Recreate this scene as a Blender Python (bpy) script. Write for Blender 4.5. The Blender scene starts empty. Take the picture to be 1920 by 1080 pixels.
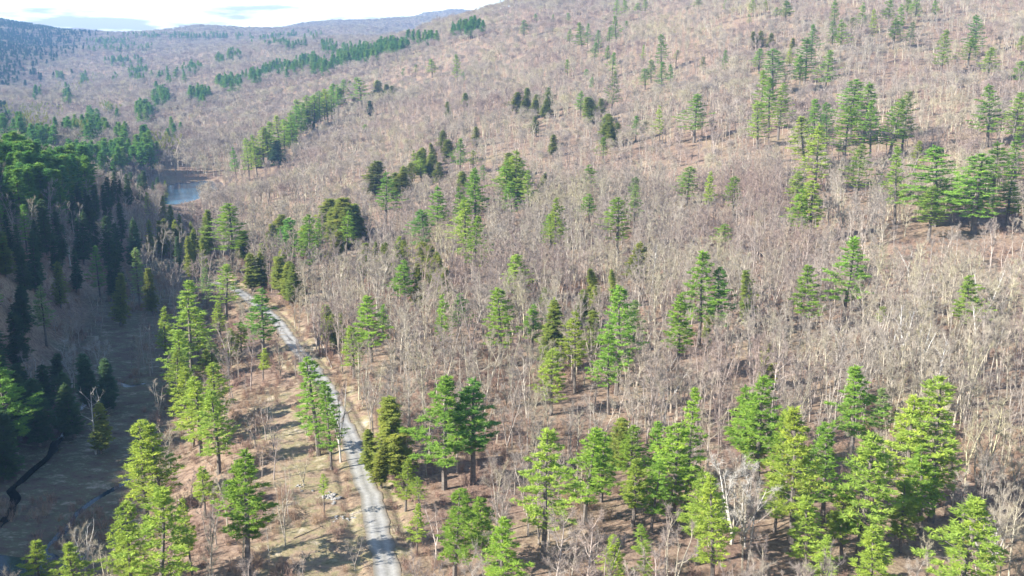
import bpy, math, random
import numpy as np
from mathutils import Vector, Matrix

R = math.radians
random.seed(7)
rng = np.random.default_rng(7)
scene = bpy.context.scene
C = scene.collection

# ------------------------------------------------------------------ camera
CAMZ, PITCH, F = 84.0, R(13.2), 2000.0
cd = bpy.data.cameras.new('camera')
cd.sensor_width = 36; cd.lens = 36*F/1920
cd.clip_start = 0.5; cd.clip_end = 30000
cam = bpy.data.objects.new('camera', cd); C.objects.link(cam)
cam.location = (0, 0, CAMZ); cam.rotation_euler = (R(90)-PITCH, 0, 0)
scene.camera = cam

# ------------------------------------------------------------------ light
SUN_EL, SH_AZ = R(31), R(24)          # shadows run to +X, swung SH_AZ towards +Y
sd = bpy.data.lights.new('sun', 'SUN'); sd.energy = 5.0; sd.angle = R(0.5); sd.color = (1.0, 0.95, 0.87)
sun = bpy.data.objects.new('sun', sd); C.objects.link(sun)
sdir = Vector((math.cos(SH_AZ)*math.cos(SUN_EL), math.sin(SH_AZ)*math.cos(SUN_EL), -math.sin(SUN_EL)))
sun.rotation_euler = sdir.to_track_quat('-Z', 'Y').to_euler(); sun.location = (-200, -60, 300)
w = bpy.data.worlds.new('World'); scene.world = w; w.use_nodes = True
nt = w.node_tree; nt.nodes.clear(); N = nt.nodes.new; L = nt.links.new
out = N('ShaderNodeOutputWorld'); bg = N('ShaderNodeBackground'); sky = N('ShaderNodeTexSky')
sky.sky_type = 'NISHITA'; sky.sun_disc = False; sky.sun_elevation = SUN_EL
tosun = -sdir
sky.sun_rotation = math.atan2(tosun.x, tosun.y)
sky.air_density = 1.0; sky.dust_density = 0.6
bg.inputs[1].default_value = 0.085
# thin bright cloud deck low over the hills, broken by gaps of open sky
tc = N('ShaderNodeTexCoord'); mp = N('ShaderNodeMapping'); mp.inputs['Scale'].default_value = (1, 1, 6)
no = N('ShaderNodeTexNoise'); no.inputs['Scale'].default_value = 9; no.inputs['Detail'].default_value = 5
no.inputs['Roughness'].default_value = 0.55
mp.inputs['Location'].default_value = (1.37, 0.4, 0.2)
rp = N('ShaderNodeValToRGB'); rp.color_ramp.elements[0].position = 0.455; rp.color_ramp.elements[1].position = 0.57
sep = N('ShaderNodeSeparateXYZ'); mr = N('ShaderNodeMapRange')
mr.inputs['From Min'].default_value = 0.115; mr.inputs['From Max'].default_value = 0.07
mr.inputs['To Min'].default_value = 0.0; mr.inputs['To Max'].default_value = 1
mul = N('ShaderNodeMath'); mul.operation = 'MULTIPLY'
mix = N('ShaderNodeMixRGB'); mix.inputs[2].default_value = (13, 14, 13, 1)
L(tc.outputs['Generated'], mp.inputs[0]); L(mp.outputs[0], no.inputs['Vector']); L(no.outputs[0], rp.inputs[0])
L(tc.outputs['Generated'], sep.inputs[0]); L(sep.outputs[2], mr.inputs[0])
L(rp.outputs[0], mul.inputs[0]); L(mr.outputs[0], mul.inputs[1]); L(mul.outputs[0], mix.inputs[0])
L(sky.outputs[0], mix.inputs[1]); L(mix.outputs[0], bg.inputs[0]); L(bg.outputs[0], out.inputs[0])

scene.view_settings.view_transform = 'Standard'; scene.view_settings.look = 'None'
scene.view_settings.gamma = 1; scene.view_settings.exposure = 1.47
scene.render.engine = 'CYCLES'
scene.cycles.use_denoising = True
scene.cycles.max_bounces = 5; scene.cycles.diffuse_bounces = 3; scene.cycles.volume_bounces = 0
scene.cycles.transparent_max_bounces = 6; scene.cycles.sample_clamp_indirect = 6

# ------------------------------------------------------------------ helpers
def new_obj(name, data, parent=None):
    o = bpy.data.objects.new(name, data); C.objects.link(o)
    if parent: o.parent = parent
    return o
def tag(o, label=None, cat=None, group=None, kind=None):
    if label: o['label'] = label
    if cat: o['category'] = cat
    if group: o['group'] = group
    if kind: o['kind'] = kind
    return o
class MB:
    def __init__(s): s.v = []; s.f = []
    def tube(s, pts, rads, n=4, cap=False):
        base = len(s.v)
        P_ = [Vector(p) for p in pts]
        for i, p in enumerate(P_):
            d = (P_[min(i+1, len(P_)-1)] - P_[max(i-1, 0)])
            if d.length < 1e-6: d = Vector((0, 0, 1))
            d.normalize()
            u = d.orthogonal().normalized(); v = d.cross(u)
            for k in range(n):
                a = 2*math.pi*k/n
                q = p + (u*math.cos(a) + v*math.sin(a))*rads[i]
                s.v.append((q.x, q.y, q.z))
        for i in range(len(P_)-1):
            for k in range(n):
                a = base+i*n+k; b = base+i*n+(k+1) % n
                s.f.append((a, b, b+n, a+n))
        if cap:
            s.f.append(tuple(base+k for k in range(n))); s.f.append(tuple(base+(len(P_)-1)*n+k for k in range(n)))
    def tri(s, a, b, c):
        i = len(s.v); s.v += [a, b, c]; s.f.append((i, i+1, i+2))
    def mesh(s, name, mat, smooth=False):
        m = bpy.data.meshes.new(name); m.from_pydata([tuple(q) for q in s.v], [], s.f); m.materials.append(mat)
        if smooth: m.polygons.foreach_set('use_smooth', [True]*len(m.polygons))
        m.update(); return m

def vnoise(x, y, seed=0):
    xi = np.floor(x).astype(np.int64); yi = np.floor(y).astype(np.int64)
    fx = x-xi; fy = y-yi; fx = fx*fx*(3-2*fx); fy = fy*fy*(3-2*fy)
    def h(a, b):
        n = (a*374761393 + b*668265263 + seed*1274126177) & 0x7fffffff
        n = ((n ^ (n >> 13))*1274126177) & 0x7fffffff
        n = n ^ (n >> 16)
        return (n & 0xffff)/65535.0
    return (h(xi, yi)*(1-fx)+h(xi+1, yi)*fx)*(1-fy) + (h(xi, yi+1)*(1-fx)+h(xi+1, yi+1)*fx)*fy - 0.5
def sstep(a, b, x):
    t = np.clip((x-a)/(b-a), 0, 1); return t*t*(3-2*t)
def ray(px, py):
    a = (px-960)/F; b = (540-py)/F
    return a, math.cos(PITCH)+b*math.sin(PITCH), b*math.cos(PITCH)-math.sin(PITCH)
def project(x, y, z):
    z = z-CAMZ
    dep = y*math.cos(PITCH) - z*math.sin(PITCH); up = y*math.sin(PITCH)+z*math.cos(PITCH)
    dep = np.maximum(dep, 1e-3)
    return 960+F*x/dep, 540-F*up/dep, dep

# ------------------------------------------------------------------ terrain height
cols = {
 1900: [(1080, None, -1), (900, None, 0), (700, None, 2), (560, None, 4), (440, None, 8), (330, 335, None), (230, 400, None), (130, 520, None), (0, 700, None)],
 1440: [(1080, None, 0), (900, None, 0), (700, None, 1), (560, None, 2), (440, None, 5), (330, 350, None), (230, 440, None), (130, 560, None), (0, 760, None)],
 1180: [(1080, None, 0), (700, None, 0), (560, None, 0), (440, None, 1), (330, 380, None), (230, 490, None), (130, 640, None), (25, 900, None)],
 960: [(1080, None, 0), (900, None, 0), (700, None, 0), (560, None, -2), (440, None, -3), (330, 410, None), (230, 540, None), (150, 700, None), (60, 930, None), (12, 1080, None)],
 800: [(900, None, 0), (700, None, 0), (560, None, -3), (440, None, -6), (330, 430, None), (230, 600, None), (150, 800, None), (90, 1000, None), (60, 1150, None)],
 640: [(1080, None, 0), (850, None, 0), (700, None, -1), (560, None, -5), (440, None, -10), (330, 460, None), (230, 680, None), (150, 950, None), (100, 1400, None), (84, 1700, None), (40, 3600, None)],
 400: [(1080, None, -1), (900, None, -2), (700, None, -4), (560, None, -8), (440, None, -14), (372, None, -25), (300, 600, None), (230, 800, None), (150, 1200, None), (100, 1700, None), (84, 2100, None), (58, 2800, None)],
 300: [(800, None, -6), (640, None, -8.5), (500, None, -11)],
 200: [(1080, None, -8), (900, None, -8), (700, None, -8.5), (560, None, -9), (440, None, -13), (370, None, -23), (300, 620, None), (230, 850, None), (150, 1400, None), (100, 2000, None), (73, 2600, None)],
 60: [(1080, None, -8), (900, None, -8), (800, None, -6), (700, None, 1), (560, None, 5), (440, None, 9), (370, None, 15), (338, 325, None), (250, 800, None), (150, 1500, None), (105, 2000, None), (60, 2500, None)],
 -60: [(900, None, -5), (700, None, 8), (560, None, 18), (440, None, 24), (150, 1400, None), (100, 1750, None), (50, 2300, None)],
 140: [(59, 4500, None)], 90: [(64, 4400, None)], 200: [(66, 4400, None)], 260: [(78, 4400, None)],
 850: [(25, 3700, None)], 740: [(45, 3650, None)], 560: [(50, 3400, None)],
}
ctl = []; YS = 1.55
for px, lst in cols.items():
    for py, Y, z in lst:
        dx, dy, dz = ray(px, py)
        if Y is None: t = (z-CAMZ)/dz
        else: Y *= YS; t = Y/dy; z = CAMZ+t*dz
        ctl.append((dx*t, dy*t, z))
ctl += [(a, b*YS, c) for a, b, c in [(900, 1000, 235), (400, 1500, 150), (1200, 300, 190), (600, 250, 75), (250, 0, 12), (600, -200, 60), (0, -100, 8), (100, 30, 1), (0, 20, 0),
        (-40, 60, -3), (-90, 60, -6), (-100, 0, 4),
        # the steep hill standing west of the swamp, outside the frame
        (-300, 60, 128), (-275, 0, 120), (-345, 160, 114), (-350, 236, 92), (-375, 330, 50), (-420, 430, 30), (-200, 60, 44), (-230, 130, 52), (-260, 200, 52), (-270, 280, 46),
        (-450, 100, 150), (-500, 260, 130), (-600, 450, 40), (-280, -70, 90), (-200, -200, 45), (-700, 100, 120),
        (-300, 450, -4), (-450, 700, -12), (-900, 1000, 30),
        (-2500, 2500, 190), (-1500, 600, 130), (1800, 3500, 300), (3000, 1500, 380), (-3000, -1000, 150), (2500, -1500, 200), (0, -2500, 60),
        (-300, 2100, 62), (-100, 2500, 60), (300, 2600, 90),
        (0, 5000, 90), (-3500, 4200, 100), (3500, 4200, 300), (-2000, 3500, 60), (-1300, 3500, 60)]]
ctl = np.array(ctl)
def warp(x, y):
    r = np.sqrt(x*x+y*y)+1e-6
    s = 250*np.log1p(r/250)/r
    return x*s, y*s
_cx, _cy = warp(ctl[:, 0], ctl[:, 1])
def tps(d2):
    return 0.5*d2*np.log(d2+1e-9)
SC = 300.0
def _fit():
    n = len(ctl); u = _cx/SC; v = _cy/SC
    K = tps((u[:, None]-u[None])**2+(v[:, None]-v[None])**2) + np.eye(n)*2e-4
    Pm = np.stack([np.ones(n), u, v], 1)
    A = np.zeros((n+3, n+3)); A[:n, :n] = K; A[:n, n:] = Pm; A[n:, :n] = Pm.T
    return np.linalg.solve(A, np.concatenate([ctl[:, 2], np.zeros(3)]))
_W = _fit()
def Hraw(x, y):
    x = np.atleast_1d(np.asarray(x, float)); y = np.atleast_1d(np.asarray(y, float))
    o = np.empty(x.shape); u, v = warp(x, y); u = u/SC; v = v/SC
    n = len(_cx); cu, cv = _cx/SC, _cy/SC
    for i in range(0, len(x), 40000):
        a = u[i:i+40000]; b = v[i:i+40000]
        o[i:i+40000] = tps((a[:, None]-cu)**2+(b[:, None]-cv)**2) @ _W[:n] + _W[n] + _W[n+1]*a + _W[n+2]*b
    r = np.sqrt(x*x+y*y)
    o += vnoise(x/45, y/45, 1)*2.2*sstep(90, 380, r)
    o += vnoise(x/150, y/150, 2)*9*sstep(550, 1400, r)
    o += vnoise(x/420, y/420, 3)*46*sstep(1400, 3300, r)
    o += 0
    return o
def pix_ground(px, py, h=0.0, fn=None):
    fn = fn or Hraw
    dx, dy, dz = ray(px, py)
    t = 60*np.exp(np.linspace(0, math.log(180), 1000))
    g = CAMZ+t*dz - (fn(t*dx, t*dy)+h)
    k = np.nonzero(g < 0)[0]
    if len(k) == 0: return None
    k = k[0]
    if k == 0: tt = t[0]
    else:
        tt = t[k-1] + (t[k]-t[k-1])*g[k-1]/(g[k-1]-g[k])
    return dx*tt, dy*tt
def poly_world(pts, z=None):
    o = []
    for px, py in pts:
        if z is None: q = pix_ground(px, py)
        else:
            dx, dy, dz = ray(px, py); t = (z-CAMZ)/dz; q = (dx*t, dy*t)
        o.append(q)
    return np.array(o)
def smooth_line(P_, step=1.0):
    o = []
    n = len(P_)
    for i in range(n-1):
        p0 = P_[max(i-1, 0)]; p1 = P_[i]; p2 = P_[i+1]; p3 = P_[min(i+2, n-1)]
        m = max(2, int(np.hypot(*(p2-p1))/step))
        for k in range(m):
            t = k/m
            o.append(0.5*((2*p1)+(p2-p0)*t+(2*p0-5*p1+4*p2-p3)*t*t+(3*p1-p0-3*p2+p3)*t**3))
    o.append(P_[-1]); return np.array(o)
def dist_line(x, y, P_, vals=None):
    """distance to a dense polyline; index of nearest vertex"""
    best = np.full(x.shape, 1e9); idx = np.zeros(x.shape, int)
    for i in range(len(P_)-1):
        a = P_[i]; d = P_[i+1]-a; l2 = d@d+1e-9
        t = np.clip(((x-a[0])*d[0]+(y-a[1])*d[1])/l2, 0, 1)
        q = np.hypot(x-a[0]-t*d[0], y-a[1]-t*d[1])
        m = q < best; best[m] = q[m]; idx[m] = i
    return best, idx
ROAD_PX = [(735, 1150), (724, 1080), (712, 1010), (697, 945), (676, 880), (660, 830), (644, 795), (625, 755), (603, 715), (572, 675), (548, 645), (530, 618), (512, 596), (490, 578), (466, 560), (446, 547), (425, 538), (400, 531)]
road_w = smooth_line(poly_world(ROAD_PX), 4.0)
# carry on behind the camera's foot
d0 = road_w[0]-road_w[3]; d0 = d0/np.hypot(*d0)
road_w = np.vstack([road_w[0]+d0*60, road_w[0]+d0*30, road_w])
road_z = Hraw(road_w[:, 0], road_w[:, 1])
k_ = np.ones(7)/7; road_z = np.convolve(np.pad(road_z, 3, mode='edge'), k_, 'valid')
SWZ = -8.2
swamp_axis = smooth_line(poly_world([(-100, 1080), (60, 1000), (120, 900), (170, 800), (225, 690), (262, 610), (300, 540), (345, 500)], SWZ), 6.0)
stream1 = smooth_line(poly_world([(-30, 1003), (8, 975), (22, 952), (28, 930), (20, 915), (35, 903), (62, 878), (84, 860), (100, 842), (104, 828), (128, 800), (133, 778), (150, 765), (200, 712), (240, 722), (272, 716)], SWZ), 2.0)
stream2 = smooth_line(poly_world([(55, 1062), (95, 1015), (124, 990), (140, 965), (180, 932), (230, 905), (262, 880)], SWZ), 2.0)
LZ = -25.5
def H(x, y):
    x = np.atleast_1d(np.asarray(x, float)); y = np.atleast_1d(np.asarray(y, float))
    z = Hraw(x, y)
    r = np.hypot(x, y)
    micro = vnoise(x/9, y/9, 4)*0.7 + vnoise(x/2.7, y/2.7, 5)*0.22
    # swamp
    near = (r < 650) & (x < 40)
    if near.any():
        xs, ys = x[near], y[near]
        d, _ = dist_line(xs, ys, swamp_axis)
        wgt = 1-sstep(17, 36, d)
        zz = z[near]*(1-wgt)+(SWZ)*wgt
        micro[near] *= 1-0.75*wgt
        d1, _ = dist_line(xs, ys, stream1); d2, _ = dist_line(xs, ys, stream2)
        d1 = d1 + vnoise(xs/3, ys/3, 9)*0.8; d2 = d2 + vnoise(xs/3, ys/3, 10)*0.8
        zz -= 0.9*(1-sstep(0.3, 1.3, d1)) + 0.8*(1-sstep(0.2, 1.1, d2))
        # pool at the lower left
        pz = np.hypot((xs-POOL[0])/13, (ys-POOL[1])/8) + vnoise(xs/5, ys/5, 11)*0.5
        zz -= 0.9*(1-sstep(0.8, 1.1, pz))
        z[near] = zz
    z = z+micro
    m = (r < 650)
    if m.any():
        d, i = dist_line(x[m], y[m], road_w)
        wr = 1-sstep(3.6, 9.0, d)
        zz = z[m]*(1-wr)+road_z[i]*wr
        z[m] = zz - 0.35*np.exp(-((d-4.3)/0.8)**2)
    # pond basin
    dl = np.hypot((x-LAKE[0])/LAKE[2], (y-LAKE[1])/LAKE[3]) + vnoise(x/14, y/14, 12)*0.35
    wl = 1-sstep(0.85, 1.9, dl)
    z = z*(1-wl)+(LZ+0.6)*wl
    z -= 3.2*(1-sstep(0.85, 1.05, dl))
    return z
_q = poly_world([(-20, 1075)], SWZ)[0]; POOL = (_q[0], _q[1])
_q = poly_world([(336, 361)], LZ)[0]; LAKE = (_q[0], _q[1], 23.0, 66.0)

# ------------------------------------------------------------------ materials
def mat(name):
    m = bpy.data.materials.new(name); m.use_nodes = True
    t = m.node_tree; b = t.nodes['Principled BSDF']; return m, t, b
def noise(t, scale, detail=4, vec=None, rough=0.6):
    n = t.nodes.new('ShaderNodeTexNoise'); n.inputs['Scale'].default_value = scale
    n.inputs['Detail'].default_value = detail; n.inputs['Roughness'].default_value = rough
    if vec: t.links.new(vec, n.inputs['Vector'])
    return n
def ramp(t, src, stops):
    r = t.nodes.new('ShaderNodeValToRGB'); e = r.color_ramp.elements
    while len(e) < len(stops): e.new(0.5)
    for k, (p, c) in enumerate(stops): e[k].position = p; e[k].color = (*c, 1)
    t.links.new(src, r.inputs[0]); return r
def mixc(t, fac, a, b, mode='MIX'):
    n = t.nodes.new('ShaderNodeMixRGB'); n.blend_type = mode
    for s, v in ((0, fac), (1, a), (2, b)):
        if isinstance(v, (int, float)): n.inputs[s].default_value = v
        elif isinstance(v, tuple): n.inputs[s].default_value = (*v, 1)
        else: t.links.new(v, n.inputs[s])
    return n

def ground_material():
    m, t, b = mat('leaf_litter_ground')
    g = t.nodes.new('ShaderNodeNewGeometry'); pos = g.outputs['Position']
    n1 = noise(t, 0.9, 8, pos, 0.75); n2 = noise(t, 0.045, 5, pos); n3 = noise(t, 0.16, 6, pos, 0.7)
    litter = ramp(t, n1.outputs[0], [(0.30, (0.10, 0.068, 0.050)), (0.47, (0.245, 0.180, 0.136)), (0.72, (0.45, 0.355, 0.275))])
    tone = ramp(t, n2.outputs[0], [(0.3, (0.80, 0.72, 0.72)), (0.5, (1.0, 0.95, 0.90)), (0.7, (1.05, 1.1, 0.92))])
    c0 = mixc(t, 1.0, litter.outputs[0], tone.outputs[0], 'MULTIPLY')
    def attr(nm):
        a = t.nodes.new('ShaderNodeAttribute'); a.attribute_name = nm; return a.outputs['Fac']
    clr = ramp(t, n3.outputs[0], [(0.34, (0.16, 0.11, 0.075)), (0.46, (0.33, 0.245, 0.17)), (0.54, (0.26, 0.225, 0.12)), (0.66, (0.50, 0.42, 0.31))])
    clr = mixc(t, 0.75, clr.outputs[0], ramp(t, n1.outputs[0], [(0.3, (0.35, 0.33, 0.3)), (0.5, (1, 1, 1)), (0.7, (1.35, 1.3, 1.25))]).outputs[0], 'MULTIPLY')
    c1 = mixc(t, attr('clearing'), c0.outputs[0], clr.outputs[0])
    mpp = t.nodes.new('ShaderNodeMapping'); mpp.inputs['Rotation'].default_value = (0, 0, .5); mpp.inputs['Scale'].default_value = (.6, 1, 1); t.links.new(pos, mpp.inputs[0])
    n4 = noise(t, 0.33, 10, mpp.outputs[0], 0.85)
    sw = ramp(t, n4.outputs[0], [(0.32, (0.035, 0.03, 0.027)), (0.46, (0.17, 0.125, 0.10)), (0.52, (0.13, 0.14, 0.08)), (0.64, (0.42, 0.345, 0.29))])
    c2 = mixc(t, attr('swamp'), c1.outputs[0], sw.outputs[0])
    t.links.new(c2.outputs[0], b.inputs['Base Color']); b.inputs['Roughness'].default_value = 0.95
    b.inputs['Specular IOR Level'].default_value = 0.1
    bp = t.nodes.new('ShaderNodeBump'); bp.inputs['Strength'].default_value = 0.9; bp.inputs['Distance'].default_value = 0.35
    t.links.new(n1.outputs[0], bp.inputs['Height']); t.links.new(bp.outputs[0], b.inputs['Normal'])
    return m
def foliage_material(name, ramp_stops=None):
    m, t, b = mat(name)
    oi = t.nodes.new('ShaderNodeObjectInfo')
    tc_ = t.nodes.new('ShaderNodeTexCoord'); n = noise(t, 0.55, 4, tc_.outputs['Object'], 0.65)
    if ramp_stops: base = ramp(t, oi.outputs['Random'], ramp_stops).outputs[0]
    else: base = oi.outputs['Color']
    v = ramp(t, n.outputs[0], [(0.30, (0.85, 0.62, 0.85)), (0.42, (0.75, 0.82, 0.85)), (0.55, (1, 1, 1)), (0.72, (1.3, 1.2, 0.95))])
    c = mixc(t, 1.0, base, v.outputs[0], 'MULTIPLY')
    df = t.nodes.new('ShaderNodeBsdfDiffuse'); tr = t.nodes.new('ShaderNodeBsdfTranslucent'); mx = t.nodes.new('ShaderNodeMixShader')
    t.links.new(c.outputs[0], df.inputs[0]); t.links.new(c.outputs[0], tr.inputs[0]); mx.inputs[0].default_value = 0.45
    t.links.new(df.outputs[0], mx.inputs[1]); t.links.new(tr.outputs[0], mx.inputs[2])
    t.links.new(mx.outputs[0], t.nodes['Material Output'].inputs[0]); t.nodes.remove(b)
    return m
def bark_material(name, stops, sc=3.0, patch=False):
    m, t, b = mat(name)
    tc_ = t.nodes.new('ShaderNodeTexCoord'); n = noise(t, sc, 5, tc_.outputs['Object'])
    c = ramp(t, n.outputs[0], stops).outputs[0]
    if patch:
        oi = t.nodes.new('ShaderNodeObjectInfo')
        rr = ramp(t, oi.outputs['Random'], [(0.0, (0.72, 0.70, 0.70)), (0.35, (1.0, 0.96, 0.93)), (0.65, (1.14, 1.10, 1.04)), (0.9, (1.10, 1.10, 0.90)), (1.0, (1.35, 1.32, 1.28))])
        pn = noise(t, 0.016, 4, oi.outputs['Location'])
        pr = ramp(t, pn.outputs[0], [(0.34, (0.86, 0.74, 0.74)), (0.46, (1, .96, .95)), (0.54, (1.04, 1.04, 1.0)), (0.66, (1.16, 1.16, 0.92))])
        c = mixc(t, 1.0, mixc(t, 1.0, c, rr.outputs[0], 'MULTIPLY').outputs[0], pr.outputs[0], 'MULTIPLY').outputs[0]
    t.links.new(c, b.inputs['Base Color']); b.inputs['Roughness'].default_value = 0.9; b.inputs['Specular IOR Level'].default_value = 0.15
    return m
M_ground = ground_material()
M_pine = foliage_material('needle_foliage')
M_farpine = foliage_material('far_needle_foliage', [(0.0, (0.14, 0.31, 0.09)), (0.5, (0.19, 0.38, 0.08)), (1.0, (0.28, 0.42, 0.08))])
M_shadefar = foliage_material('shaded_needle_foliage', [(0.0, (0.05, 0.12, 0.06)), (1.0, (0.10, 0.19, 0.06))])  # shade of the far left hill put into a darker needle colour
M_bud = foliage_material('budding_foliage', [(0.0, (0.30, 0.34, 0.06)), (1.0, (0.38, 0.36, 0.14))])
M_bark = bark_material('pine_bark', [(0.3, (0.10, 0.085, 0.075)), (0.7, (0.24, 0.21, 0.18))])
M_grey = bark_material('grey_bark', [(0.3, (0.25, 0.228, 0.205)), (0.7, (0.52, 0.485, 0.445))], 2.0, True)
M_twig = bark_material('twig_bark', [(0.3, (0.225, 0.200, 0.178)), (0.7, (0.425, 0.388, 0.350))], 0.6, True)
M_birch = bark_material('white_bark', [(0.35, (0.42, 0.40, 0.38)), (0.5, (0.66, 0.64, 0.60)), (0.8, (0.78, 0.76, 0.72))], 2.5)
M_dead = bark_material('weathered_wood', [(0.3, (0.32, 0.30, 0.27)), (0.7, (0.60, 0.57, 0.52))], 3.0)
M_brush = bark_material('brush_stems', [(0.3, (0.25, 0.17, 0.14)), (0.7, (0.44, 0.33, 0.27))], 1.0, True)
M_log = bark_material('log_bark', [(0.3, (0.16, 0.12, 0.09)), (0.7, (0.36, 0.29, 0.22))])
M_rock = bark_material('grey_rock', [(0.3, (0.20, 0.19, 0.175)), (0.6, (0.36, 0.345, 0.32)), (0.8, (0.46, 0.44, 0.41))], 2.0)
def road_material():
    m, t, b = mat('gravel')
    g = t.nodes.new('ShaderNodeNewGeometry'); n = noise(t, 1.6, 9, g.outputs['Position'], 0.85); n2 = noise(t, 0.35, 5, g.outputs['Position'])
    base = ramp(t, n.outputs[0], [(0.32, (0.235, 0.228, 0.21)), (0.5, (0.32, 0.312, 0.292)), (0.68, (0.41, 0.40, 0.375))])
    a = t.nodes.new('ShaderNodeAttribute'); a.attribute_name = 'across'
    tr = ramp(t, a.outputs['Fac'], [(0.0, (0.70, 0.60, 0.46)), (0.10, (0.78, 0.74, 0.66)), (0.27, (1.18, 1.18, 1.18)), (0.5, (0.80, 0.79, 0.76)), (0.73, (1.18, 1.18, 1.18)), (0.9, (0.78, 0.74, 0.68)), (1.0, (0.62, 0.52, 0.40))])
    c = mixc(t, 1.0, base.outputs[0], tr.outputs[0], 'MULTIPLY')
    p = ramp(t, n2.outputs[0], [(0.35, (0.84, 0.84, 0.86)), (0.65, (1.06, 1.05, 1.02))])
    c = mixc(t, 1.0, c.outputs[0], p.outputs[0], 'MULTIPLY')
    t.links.new(c.outputs[0], b.inputs['Base Color']); b.inputs['Roughness'].default_value = 0.9
    return m
def water_material(name, col, rough):
    m, t, b = mat(name); b.inputs['Base Color'].default_value = (*col, 1); b.inputs['Roughness'].default_value = rough
    b.inputs['IOR'].default_value = 1.33
    g = t.nodes.new('ShaderNodeNewGeometry'); n = noise(t, 1.6, 3, g.outputs['Position'])
    bp = t.nodes.new('ShaderNodeBump'); bp.inputs['Strength'].default_value = 0.08; bp.inputs['Distance'].default_value = 0.2
    t.links.new(n.outputs[0], bp.inputs['Height']); t.links.new(bp.outputs[0], b.inputs['Normal'])
    return m

# ------------------------------------------------------------------ terrain mesh
def build_terrain():
    az = np.concatenate([np.radians(np.arange(-180, -37, 3.0)), np.radians(np.arange(-37, 34, 0.085)), np.radians(np.arange(34, 180, 3.0))])
    rr = np.concatenate([np.linspace(4, 100, 28)[:-1], 100*np.exp(np.arange(0, math.log(480/100), 0.0042)), 480*np.exp(np.arange(0, math.log(7800/480)+0.0095, 0.0095))])
    A, Rr = np.meshgrid(az, rr)
    X = (np.sin(A)*Rr).ravel(); Y = (np.cos(A)*Rr).ravel()
    Z = H(X, Y)
    na, nr = len(az), len(rr)
    V = np.stack([X, Y, Z], 1)
    i, j = np.meshgrid(np.arange(nr-1), np.arange(na), indexing='ij')
    j2 = (j+1) % na
    Fq = np.stack([i*na+j, i*na+j2, (i+1)*na+j2, (i+1)*na+j], -1).reshape(-1, 4)[:, ::-1]
    V = np.vstack([V, [[0, 0, H(0, 0)[0]]]])
    nv = len(V)
    cf = np.stack([np.full(na, nv-1), (np.arange(na)+1) % na, np.arange(na)], 1)
    me = bpy.data.meshes.new('ground')
    me.vertices.add(nv); me.vertices.foreach_set('co', V.ravel())
    nl = Fq.size+cf.size
    me.loops.add(nl); me.loops.foreach_set('vertex_index', np.concatenate([Fq.ravel(), cf.ravel()]).astype(np.int32))
    npoly = len(Fq)+len(cf)
    st = np.concatenate([np.arange(len(Fq))*4, len(Fq)*4+np.arange(len(cf))*3]).astype(np.int32)
    me.polygons.add(npoly); me.polygons.foreach_set('loop_start', st)
    me.update(calc_edges=True); me.validate()
    me.polygons.foreach_set('use_smooth', np.ones(len(me.polygons), bool))
    r = np.hypot(V[:, 0], V[:, 1]); sw = np.zeros(nv); cl = np.zeros(nv)
    m = r < 650
    d, _ = dist_line(V[m, 0], V[m, 1], swamp_axis); sw[m] = 1-sstep(16, 26, d+vnoise(V[m, 0]/8, V[m, 1]/8, 20)*8)
    cl[m] = clearing_mask(V[m, 0], V[m, 1])
    for nm, a in (('swamp', sw), ('clearing', cl)):
        at = me.attributes.new(nm, 'FLOAT', 'POINT'); at.data.foreach_set('value', a.astype(np.float32))
    me.materials.append(M_ground)
    tag(new_obj('ground', me), kind='structure')
clear_axis = smooth_line(poly_world([(600, 1130), (590, 1060), (570, 1000), (600, 930), (560, 880), (540, 810), (500, 770), (560, 740)]), 4.0)
def clearing_mask(x, y):
    d, _ = dist_line(x, y, clear_axis); d2, _ = dist_line(x, y, road_w)
    nz = vnoise(x/6, y/6, 21)*6
    return np.maximum(1-sstep(5, 11, d+nz*1.4), 1-sstep(5.0, 8.5, d2+nz*0.5))
build_terrain()

def ribbon(name, P_, half, zfun, matr, n_across=8, jitter=0.0):
    vs, fs, ac = [], [], []
    n = len(P_)
    for i in range(n):
        d = P_[min(i+1, n-1)]-P_[max(i-1, 0)]; d = d/(np.hypot(*d)+1e-9); nn = np.array([d[1], -d[0]])
        hl = half+jitter*vnoise(np.array([i*0.37]), np.array([0.5]), 31)[0]*2; hr = half+jitter*vnoise(np.array([i*0.41]), np.array([7.5]), 32)[0]*2
        for k in range(n_across+1):
            t = k/n_across; q = P_[i]+nn*(-hl+(hl+hr)*t); vs.append((q[0], q[1])); ac.append(t)
    vs = np.array(vs); z = zfun(vs[:, 0], vs[:, 1])
    V = [(a, b, c) for (a, b), c in zip(vs, z)]
    w_ = n_across+1
    for i in range(n-1):
        for k in range(n_across): fs.append((i*w_+k, i*w_+k+1, (i+1)*w_+k+1, (i+1)*w_+k))
    me = bpy.data.meshes.new(name); me.from_pydata(V, [], fs); me.materials.append(matr)
    me.polygons.foreach_set('use_smooth', [True]*len(me.polygons))
    at = me.attributes.new('across', 'FLOAT', 'POINT'); at.data.foreach_set('value', np.array(ac, np.float32))
    return new_obj(name, me)
tag(ribbon('road', smooth_line(road_w, 0.8), 2.1, lambda x, y: H(x, y)+0.09, road_material(), 10, 0.55), kind='structure')
M_water = water_material('pond_water', (0.025, 0.08, 0.13), 0.10); M_dark = water_material('stream_water', (0.010, 0.012, 0.012), 0.06)
M_pool = water_material('pool_water', (0.015, 0.03, 0.045), 0.10)
flat = lambda zz: (lambda x, y: np.full(x.shape, zz))
tag(ribbon('stream', stream1, 1.5, flat(SWZ-0.42), M_dark, 4), kind='structure')
tag(ribbon('stream', stream2, 1.4, flat(SWZ-0.38), M_pool, 4), kind='structure')
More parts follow.
